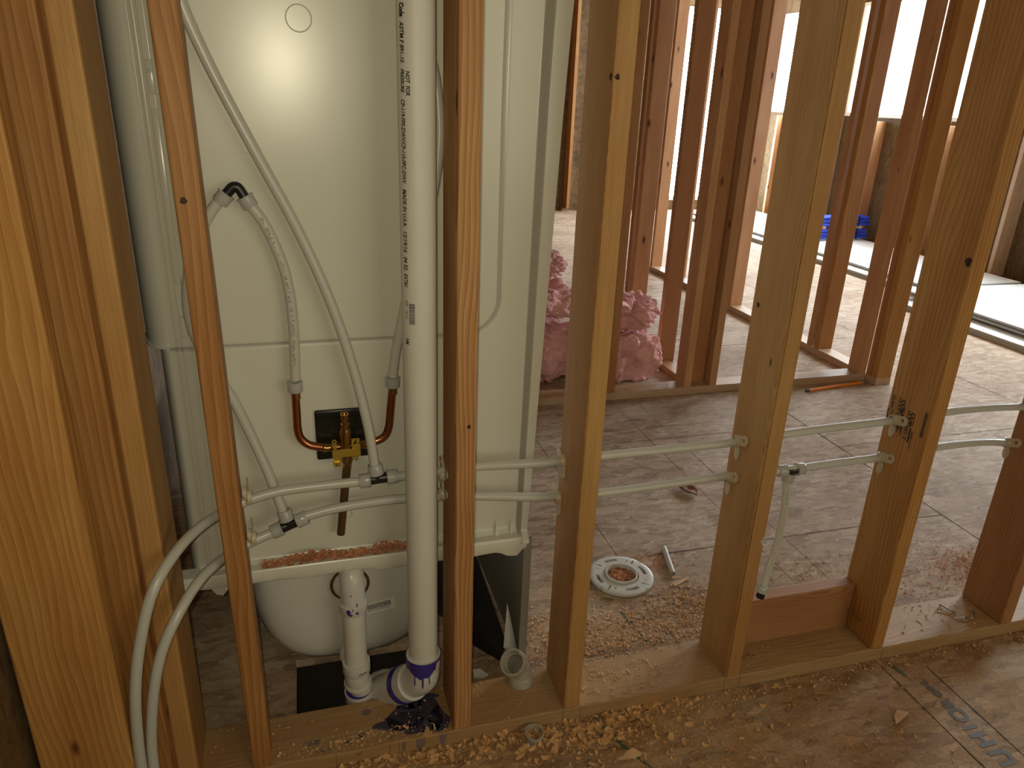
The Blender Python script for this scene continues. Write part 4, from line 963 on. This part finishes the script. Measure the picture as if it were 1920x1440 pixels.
local(bm, o); link('elbow_body', bm, M['pvc_old'], o, smooth=True); o.scale = (1.2, 1.2, 1.22)
# coupling ring on the floor
cc = Vector((0.2505,-0.0266,0.0060)); o = tag(empty('pipe_coupling', (cc.x, cc.y, 0)), 'small cloudy plastic coupling ring on the floor filled with shavings', 'pipe fitting')
bm = BM(); ax = Vector((.05, -.12, 1)).normalized()
lathe(bm, (cc.x, cc.y, .002), Vector((cc.x, cc.y, .002)) + ax, [(0, .0185), (0, .0205), (.016, .0210), (.018, .0218), (.020, .0210), (.020, .0190), (.009, .0180)], 32, closed=True)
local(bm, o); link('coupling_body', bm, M['pvc_old'], o, smooth=True)
# carpenter's pencil
a = Vector((2.1828,1.6665,0.0060)); b = Vector((2.5751,1.7182,0.0060)); o = tag(empty('carpenter_pencil', a), 'orange carpenter pencil on the floor against the inner wall plate', 'pencil')
d = (b - a).normalized(); L_ = (b - a).length
bm = BM(); lathe(bm, a, b, [(.02, .0085), (L_ - .035, .0085)], 8); local(bm, o); link('pencil_barrel', bm, M['pencil'], o)
bm = BM(); lathe(bm, a, b, [(0, .0070), (.004, .0082), (.0195, .0085)], 8); local(bm, o); link('ferrule', bm, M['graphite'], o)
bm = BM(); lathe(bm, a, b, [(L_ - .035, .0084), (L_ - .006, .003)], 8); local(bm, o); link('sharpened_tip', bm, M['pale'], o)
bm = BM(); lathe(bm, a, b, [(L_ - .006, .003), (L_, .0006)], 8); local(bm, o); link('lead', bm, M['graphite'], o)
# nails
def nail(p, q, label, L_=None, head=.0042, grp='loose nails on the sole plate'):
    p = Vector(p); q = Vector(q); o = empty('nail', p); tag(o, label, 'nail', grp); d = (q - p); ln = d.length
    bm = BM(); lathe(bm, p, q, [(0, .0018), (ln - .006, .0018), (ln, .0003)], 10); local(bm, o); link('shank', bm, M['steel'], o, smooth=True)
    bm = BM(); lathe(bm, p, q, [(-.0012, head), (.0004, head)], 16); local(bm, o); link('nail_head', bm, M['steel'], o, smooth=True)
zn = .0425
nail((1.4734,0.1029,0.0425), (1.4904,0.0656,0.0395), 'upper long nail of the crossing pair on the plate near the right edge')
nail((1.4512,0.0894,0.0425), (1.4823,0.0630,0.0395), 'lower long nail of the crossing pair on the plate near the right edge')
nail((1.5014,0.0434,0.0425), (1.4677,0.0483,0.0395), 'bright nail lying right of the crossing pair')
nail((1.5408,0.0569,0.0425), (1.5249,0.0371,0.0395), 'short dark nail nearest the far right stud')
nail((1.1456,0.0700,0.0941), (1.1535,0.0350,0.0849), 'rusty nail driven at a slant into the stamped stud above the plate', grp=None) if False else None
o = empty('nail', (1.135, .075, .115)); tag(o, 'rusty toenail slanting into the stamped stud above the plate', 'nail')
bm = BM(); lathe(bm, (1.135, .078, .108), (1.1566, .052, .085), [(0, .0017), (.0355, .0017)], 10); local(bm, o); link('shank', bm, M['bronze'], o, smooth=True)
bm = BM(); lathe(bm, (1.135, .078, .108), (1.1566, .052, .085), [(-.001, .0036), (.0004, .0036)], 12); local(bm, o); link('nail_head', bm, M['bronze'], o, smooth=True)

# flat chips and scraps one can single out
def chip(name, pts, z, label, mat, th=.0012, cat='wood chip', wave=.004, seed=0):
    P2 = [Vector(p) for p in pts]; c = sum(P2, Vector()) / len(P2); o = tag(empty(name, (c.x, c.y, z)), label, cat)
    bm = BM(); A_, B_ = [], []
    ring = []
    for i in range(len(P2)):
        a, b = P2[i], P2[(i + 1) % len(P2)]
        for k in range(3): ring.append(a.lerp(b, k / 3))
    def hz(p, s=1.0): return .0015 + wave * s * (noise.noise(Vector((p.x * 40, p.y * 40, seed))) + .8)
    loops = []
    for s in (1.0, .66, .33):
        loops.append([c + (p - c) * s for p in ring])
    for lv, dz in ((0, 0), (1, th)):
        L_ = [[bm.verts.new((p.x, p.y, z + hz(p) + dz)) for p in lp] for lp in loops]; cv = bm.verts.new((c.x, c.y, z + hz(c) + dz)); m_ = len(ring)
        for k in range(m_):
            j = (k + 1) % m_
            bm.faces.new((L_[0][k], L_[0][j], L_[1][j], L_[1][k])); bm.faces.new((L_[1][k], L_[1][j], L_[2][j], L_[2][k])); bm.faces.new((L_[2][k], L_[2][j], cv))
        (A_ if lv == 0 else B_).extend(L_[0])
    for k in range(len(A_)): bm.faces.new((A_[k], A_[(k + 1) % len(A_)], B_[(k + 1) % len(A_)], B_[k]))
    local(bm, o); link('chip_flake', bm, mat, o, smooth=True)
Z0 = "z"
chip('wood_chip', [(1.0880,-0.1678,0.0000), (1.1050,-0.1571,0.0000), (1.1300,-0.1682,0.0000), (1.1128,-0.1771,0.0000), (1.0718,-0.1911,0.0000)], 0, 'flat salmon wood chip alone on the near floor left of the printed letters', M['chipl'], seed=2)
chip('wood_chip', [(0.8099,0.4100,-0.0000), (0.8522,0.4212,0.0000), (0.8773,0.4287,0.0000), (0.8666,0.4153,0.0000), (0.8136,0.3937,-0.0000)], 0, 'flat pinkish splinter beside the loose tube offcut', M['chipl'], wave=.001, seed=5)
chip('bark_scrap', [(1.0931,0.9273,0.0000), (1.1319,0.9310,0.0000), (1.1495,0.8716,0.0000), (1.1287,0.8415,0.0000), (1.1039,0.8583,0.0000)], 0, 'curled brown bark scrap on the bathroom floor under the tubes', M['knot_mid'], th=.006, wave=.012, seed=8, cat='wood scrap')
chip('wood_chip', [(0.5337,0.0067,0.0000), (0.5587,0.0073,0.0000), (0.5671,-0.0147,0.0000), (0.5395,-0.0211,0.0000), (0.5253,-0.0112,0.0000)], .002, 'large round shaving against the near side of the plate', M['chip'], seed=11, wave=.010)
chip('wood_chip', [(-0.1343,0.0106,0.0000), (-0.1230,0.0402,0.0000), (-0.1048,0.0415,0.0000), (-0.1000,0.0091,0.0000), (-0.1228,-0.0100,0.0000)], .012, 'large leaf shaped shaving before the plate, left of the purple stain', M['chip'], seed=14, wave=.012)
chip('wood_chip', [(0.0097,-0.0054,0.0380), (0.0232,0.0205,0.0380), (0.0315,-0.0050,0.0380), (0.0284,-0.0100,0.0380)], .038, 'triangular shaving lying on the purple stain', M['chip'], seed=17, wave=.006)
chip('wood_chip', [(0.4029,-0.1318,0.0000), (0.4489,-0.1121,0.0000), (0.4668,-0.1280,0.0000), (0.4453,-0.1339,0.0000)], 0, 'pale curled shaving on the near floor beside the green line', M['chipl'], seed=21, wave=.010)
chip('plaster_scrap', [(0.1659,0.2044,0.0000), (0.1845,0.2037,0.0000), (0.1998,0.1780,0.0000), (0.1838,0.1728,0.0000), (0.1641,0.1793,0.0000)], 0, 'pale triangular scrap on the dark floor left of the loose elbow', M['label'], seed=23, wave=.002, cat='scrap')

# shavings and sawdust
def flake(bm, c, L_, w_, curl, az, tilt, n=4):
    ca, sa = math.cos(az), math.sin(az); prev = None; rr = L_ / max(curl, .05)
    for i in range(n + 1):
        t = (i / n - .5) * curl; u = rr * math.sin(t); h = rr * (1 - math.cos(t)) if curl > .1 else 0
        ww = w_ * (.55 + .45 * math.sin(PI * (i + .5) / (n + 1)))
        pts = []
        for s in (-.5, .5):
            v_ = s * ww; z_ = h + v_ * tilt
            pts.append(bm.verts.new((c[0] + u * ca - v_ * sa, c[1] + u * sa + v_ * ca, c[2] + abs(w_ * tilt) * .5 + z_)))
        if prev: bm.faces.new((prev[0], prev[1], pts[1], pts[0]))
        prev = pts
def scatter(bm, n, sampler, Lr, wr, curl=(0.2, 3.2), tilt=.6):
    for _ in range(n):
        p_ = sampler()
        if p_ is None: continue
        f = rnd.random() ** 2
        flake(bm, p_, Lr[0] + (Lr[1] - Lr[0]) * f, wr[0] + (wr[1] - wr[0]) * f * rnd.uniform(.6, 1), rnd.uniform(*curl), rnd.uniform(0, 2 * PI), rnd.uniform(-tilt, tilt))
def gauss(cx, cy, sx, sy, z=0.0008, ylo=-9, yhi=9, zj=0, xlo=-9, xhi=9):
    def f():
        x = rnd.gauss(cx, sx); y = rnd.gauss(cy, sy)
        if not (ylo < y < yhi and xlo < x < xhi): return None
        if z < .02 and 0 <= y <= D and -.44 < x < 3: return None
        if z < .02 and HX0 < x < HX1 and HY0 < y < HY1: return None
        return (x, y, z + rnd.random() * zj)
    return f
def uni(x0, x1, y0, y1, z=.0008, zj=0):
    def f():
        x = rnd.uniform(x0, x1); y = rnd.uniform(y0, y1)
        if z < .02 and 0 <= y <= D and -.44 < x < 3: return None
        if z < .02 and HX0 < x < HX1 and HY0 < y < HY1: return None
        return (x, y, z + rnd.random() * zj)
    return f
# near floor
bm = BM()
for i in range(16):
    x = -.30 + i * .06; dens = 70 if x < .5 else 40
    scatter(bm, dens, gauss(x, -.012, .04, .024, .0012, yhi=-.002, zj=.006), (.004, .024), (.0015, .012)); scatter(bm, dens * 2, gauss(x, -.012, .04, .028, .0008, yhi=-.002, zj=.003), (.002, .007), (.001, .003))
for i in range(16): scatter(bm, 36, gauss(.55 + i * .09, -.012, .05, .016, .0012, yhi=-.002), (.003, .014), (.0015, .007))
scatter(bm, 130, gauss(.36, -.05, .10, .035, .0012, yhi=-.004, zj=.004), (.008, .030), (.004, .014))
scatter(bm, 900, uni(-.4, 1.9, -.50, -.005), (.002, .008), (.001, .0035)); scatter(bm, 500, uni(.3, 1.7, -.50, -.005), (.002, .012), (.001, .005))
scatter(bm, 150, gauss(.9, -.30, .25, .1), (.003, .012), (.001, .004))
scatter(bm, 1600, gauss(.55, -.13, .30, .09, .0006, yhi=-.002), (.002, .008), (.001, .003)); scatter(bm, 160, gauss(.45, -.12, .22, .07, .0008, yhi=-.002), (.008, .022), (.003, .010))
scatter(bm, 1500, gauss(.1, -.05, .35, .05, .0006, yhi=-.002), (.0015, .005), (.0008, .002))
tag(link('floor_shavings', bm, M['chip']), 'drift of curled wood shavings along the near side of the sole plate', 'shavings', kind='stuff')
# bathroom floor
bm = BM()
scatter(bm, 2600, gauss(.60, .24, .18, .055, .0008, ylo=.131), (.003, .013), (.0015, .006)); scatter(bm, 700, gauss(.42, .30, .08, .10, .0008, ylo=.131, xlo=.30), (.003, .014), (.0015, .006))
scatter(bm, 800, gauss(.82, .31, .07, .06, .0008, ylo=.131), (.004, .014), (.002, .007)); scatter(bm, 1300, uni(.30, 2.0, .14, .75), (.002, .007), (.001, .0035)); scatter(bm, 260, uni(.4, 2.6, .6, 1.7), (.002, .006), (.001, .003))
scatter(bm, 450, gauss(1.25, .34, .10, .06, .0008, ylo=.131), (.004, .012), (.002, .005)); scatter(bm, 600, gauss(1.65, .2, .25, .06, .0008, ylo=.131), (.003, .010), (.0015, .005))
scatter(bm, 160, uni(.30, .75, .135, .16), (.004, .016), (.002, .006))
tag(link('bathroom_shavings', bm, M['chipl']), 'scatter of pale shavings and sawdust on the bathroom floor round the toilet flange', 'shavings', kind='stuff')
bm = BM(); scatter(bm, 2400, gauss(1.80, .27, .11, .06, .0008, ylo=.135, zj=.003), (.002, .009), (.001, .005)); scatter(bm, 300, gauss(.80, .52, .05, .03), (.003, .010), (.001, .005))
scatter(bm, 260, gauss(.676, .471, .020, .020, .003, zj=.006), (.006, .018), (.003, .010))
tag(link('sawdust_patch', bm, M['chipr']), 'orange red sawdust patches on the bathroom floor and in the flange hole', 'sawdust', kind='stuff')
bm = BM(); scatter(bm, 480, uni(-.42, 2.0, .004, .126, SW + .0006), (.002, .009), (.001, .004)); scatter(bm, 220, gauss(.47, .065, .08, .03, SW + .0006, ylo=.004, yhi=.126), (.004, .016), (.001, .004))
scatter(bm, 220, gauss(-.13, .022, .08, .012, SW + .0006, ylo=.004, yhi=.126), (.003, .010), (.002, .006)); scatter(bm, 60, gauss(1.45, .08, .06, .03, SW + .0006, ylo=.004, yhi=.126), (.006, .014), (.002, .005))
tag(link('plate_shavings', bm, M['chipl']), 'fine shavings sprinkled on top of the sole plate', 'shavings', kind='stuff')
bm = BM()
def ledge_s():
    x = rnd.uniform(-.29, .01); k = .25 + .75 * (math.exp(-((x + .19) / .06) ** 2) + math.exp(-((x + .03) / .04) ** 2) * 1.2)
    return (x, rnd.uniform(.142, .160), .4135 + rnd.random() ** 1.3 * .020 * min(k, 1)) if rnd.random() < .3 + k * .6 else None
scatter(bm, 1700, ledge_s, (.003, .013), (.002, .007)); scatter(bm, 12, gauss(.10, .150, .02, .004, .414), (.005, .014), (.003, .008))
tag(link('ledge_sawdust', bm, M['chipr']), 'pile of pinkish sawdust lying along the tub ledge under the valve', 'sawdust', kind='stuff')
bm = BM(); scatter(bm, 26, gauss(cc.x, cc.y, .008, .008, .004, zj=.006), (.004, .010), (.001, .003))
tag(link('coupling_shavings', bm, M['chipl']), 'few shavings caught inside the loose coupling ring', 'shavings', kind='stuff')

def split_loose(o):
    me = o.data; par = list(range(len(me.vertices)))
    def find(a):
        while par[a] != a: par[a] = par[par[a]]; a = par[a]
        return a
    for e in me.edges:
        a, b = find(e.vertices[0]), find(e.vertices[1])
        if a != b: par[a] = b
    gr = {}
    for f in me.polygons: gr.setdefault(find(f.vertices[0]), []).append(f.index)
    if len(gr) < 2: return
    for faces in gr.values():
        bm = BM(); mp_ = {}
        for fi in faces:
            f = me.polygons[fi]; vs = []
            for v in f.vertices:
                if v not in mp_: mp_[v] = bm.verts.new(me.vertices[v].co)
                vs.append(mp_[v])
            nf = bm.faces.new(vs); nf.smooth = f.use_smooth; nf.material_index = f.material_index
        m2 = bpy.data.meshes.new(o.name.split('.')[0]); bm.to_mesh(m2); bm.free()
        for m_ in me.materials: m2.materials.append(m_)
        c_ = bpy.data.objects.new(o.name.split('.')[0], m2); C.objects.link(c_); c_.parent = o.parent; c_.location = o.location; c_.rotation_euler = o.rotation_euler
    bpy.data.objects.remove(o)
for o in [o for o in C.objects if o.type == 'MESH' and o.name.split('.')[0] in ('moulded_boss', 'purple_stain', 'gusset', 'screw_hole', 'primer_spot', 'pencil_line', 'chalk_mark')]: split_loose(o)

# ================================================================== insulation
def batt(lo, hi, label, seed, amp=.035, fold=0):
    lo = Vector(lo); hi = Vector(hi); c = (lo + hi) / 2; s = (hi - lo) / 2; bm = BM()
    bmesh.ops.create_cube(bm, size=2); bmesh.ops.subdivide_edges(bm, edges=bm.edges[:], cuts=40, use_grid_fill=True)
    for v in bm.verts:
        p = v.co.copy(); q = p.normalized() * 1.25; p = p.lerp(q, .42)
        w_ = Vector((p.x * s.x, p.y * s.y, p.z * s.z)); k = w_ * 9 + Vector((seed, seed * 2, 0))
        crease = abs(noise.noise(Vector((w_.x * 7 + seed, w_.y * 7, w_.z * 16)))); 
        n_ = noise.noise(k) * amp + noise.noise(k * 2.7) * amp * .5 + noise.noise(k * 7) * amp * .28 + noise.noise(k * 17) * amp * .12 - (.022 * math.exp(-(crease / .06) ** 2))
        w_ += p.normalized() * n_
        w_.z = max(w_.z, -s.z + .001)
        v.co = w_
    o = link('insulation_batt', bm, M['pink'], smooth=False)
    for f in o.data.polygons: f.use_smooth = True
    o.location = (c.x, c.y, c.z); tag(o, label, 'insulation', 'pink insulation behind the inner wall')
batt((1.21, 1.95, 0), (1.53, 2.30, .22), 'crumpled pink insulation bundle on the floor at the right, bottom of its pile', 1.3)
batt((1.25, 1.99, .265), (1.525, 2.28, .385), 'smaller pink insulation roll topping the right pile', 4.1)
batt((.76, 2.02, 0), (1.12, 2.45, .25), 'pink insulation bundle at left on the floor, beside the surround edge', 7.7)
batt((.78, 2.05, .31), (1.11, 2.42, .44), 'pink insulation bundle in the middle of the left pile', 9.9)
batt((.86, 2.10, .495), (1.06, 2.40, .58), 'pale lit insulation tuft on top of the left pile', 12.9, .045)

# ================================================================== drywall and blue bundle
def sheet(lo, hi, label, grp):
    lo = Vector(lo); hi = Vector(hi); bm = BM(); box(bm, (0, 0, 0), hi - lo, .001, 1)
    me_o = link('drywall_sheet', bm, [M['gyp'], M['gypedge']]); me_o.location = lo
    for f in me_o.data.polygons: f.material_index = 0 if abs(f.normal.z) > .7 else 1
    tag(me_o, label, 'drywall', grp)
z = 0.0
for i in range(6):
    x0 = 3.90 + (.0, .004, -.004, .0, .03, .0)[i] + (.14 if i >= 3 else 0)
    sheet((x0, .2 + i * .01, z), (x0 + 1.22, 3.05 + i * .01, z + .0125), ['bottom drywall sheet of the near right stack', 'second drywall sheet of the near right stack', 'third drywall sheet of the near right stack, white top showing as a strip', 'fourth drywall sheet of the near right stack, set back', 'fifth drywall sheet of the near right stack', 'top drywall sheet of the near right stack'][i], 'near drywall stack'); z += .0133 if i != 2 else .03
z = 0.0
for i in range(5):
    x0 = 4.28 + .01 * (i % 2) + (.12 if i > 2 else 0)
    sheet((x0, 3.2 + i * .015, z), (5.33, 7.2 - i * .02, z + .0125), ['bottom drywall sheet of the far stack', 'second drywall sheet of the far stack', 'third drywall sheet of the far stack', 'fourth drywall sheet of the far stack', 'top drywall sheet of the far stack under the blue pipes'][i], 'far drywall stack'); z += .0133
zt = z + .002
for k, (zz, lb) in enumerate(((zt + .03, 'lower bundle of blue plastic pipes on the far drywall stack'), (zt + .155, 'upper bundle of blue plastic pipes on the far drywall stack'))):
    o = tag(empty('pipe_bundle', (5.0, 5.15, zz)), lb, 'pipe bundle', 'blue pipe bundles on the drywall')
    for j in range(3):
        for i in range(3):
            bm = BM(); y = 5.06 + i * .052; z_ = zz + j * .032 - .0; lathe(bm, (4.72 + .03 * rnd.random(), y, z_), (6, y, z_), [(0, .012), (0, .0155), (.60, .0155), (.60, .012)], 14, closed=True); local(bm, o); link('blue_pipe', bm, M['blue'], o, smooth=True)
    bm = BM(); x_ = 5.20; box(bm, (x_, 5.038, zz - .018), (x_ + .015, 5.041, zz + .084)); box(bm, (x_, 5.185, zz - .018), (x_ + .015, 5.188, zz + .084)); box(bm, (x_, 5.038, zz + .081), (x_ + .015, 5.188, zz + .084)); local(bm, o); link('strap', bm, M['poly'], o)
    if k == 0:
        far('spacer_board', (4.8, 5.05, zz + .084), (4.84, 5.2, zz + .138), 'left wooden spacer between the two blue bundles', 'pale', 'spacer boards', 'y', 'board'); far('spacer_board', (5.22, 5.05, zz + .084), (5.26, 5.2, zz + .138), 'right wooden spacer between the two blue bundles', 'pale', 'spacer boards', 'y', 'board')
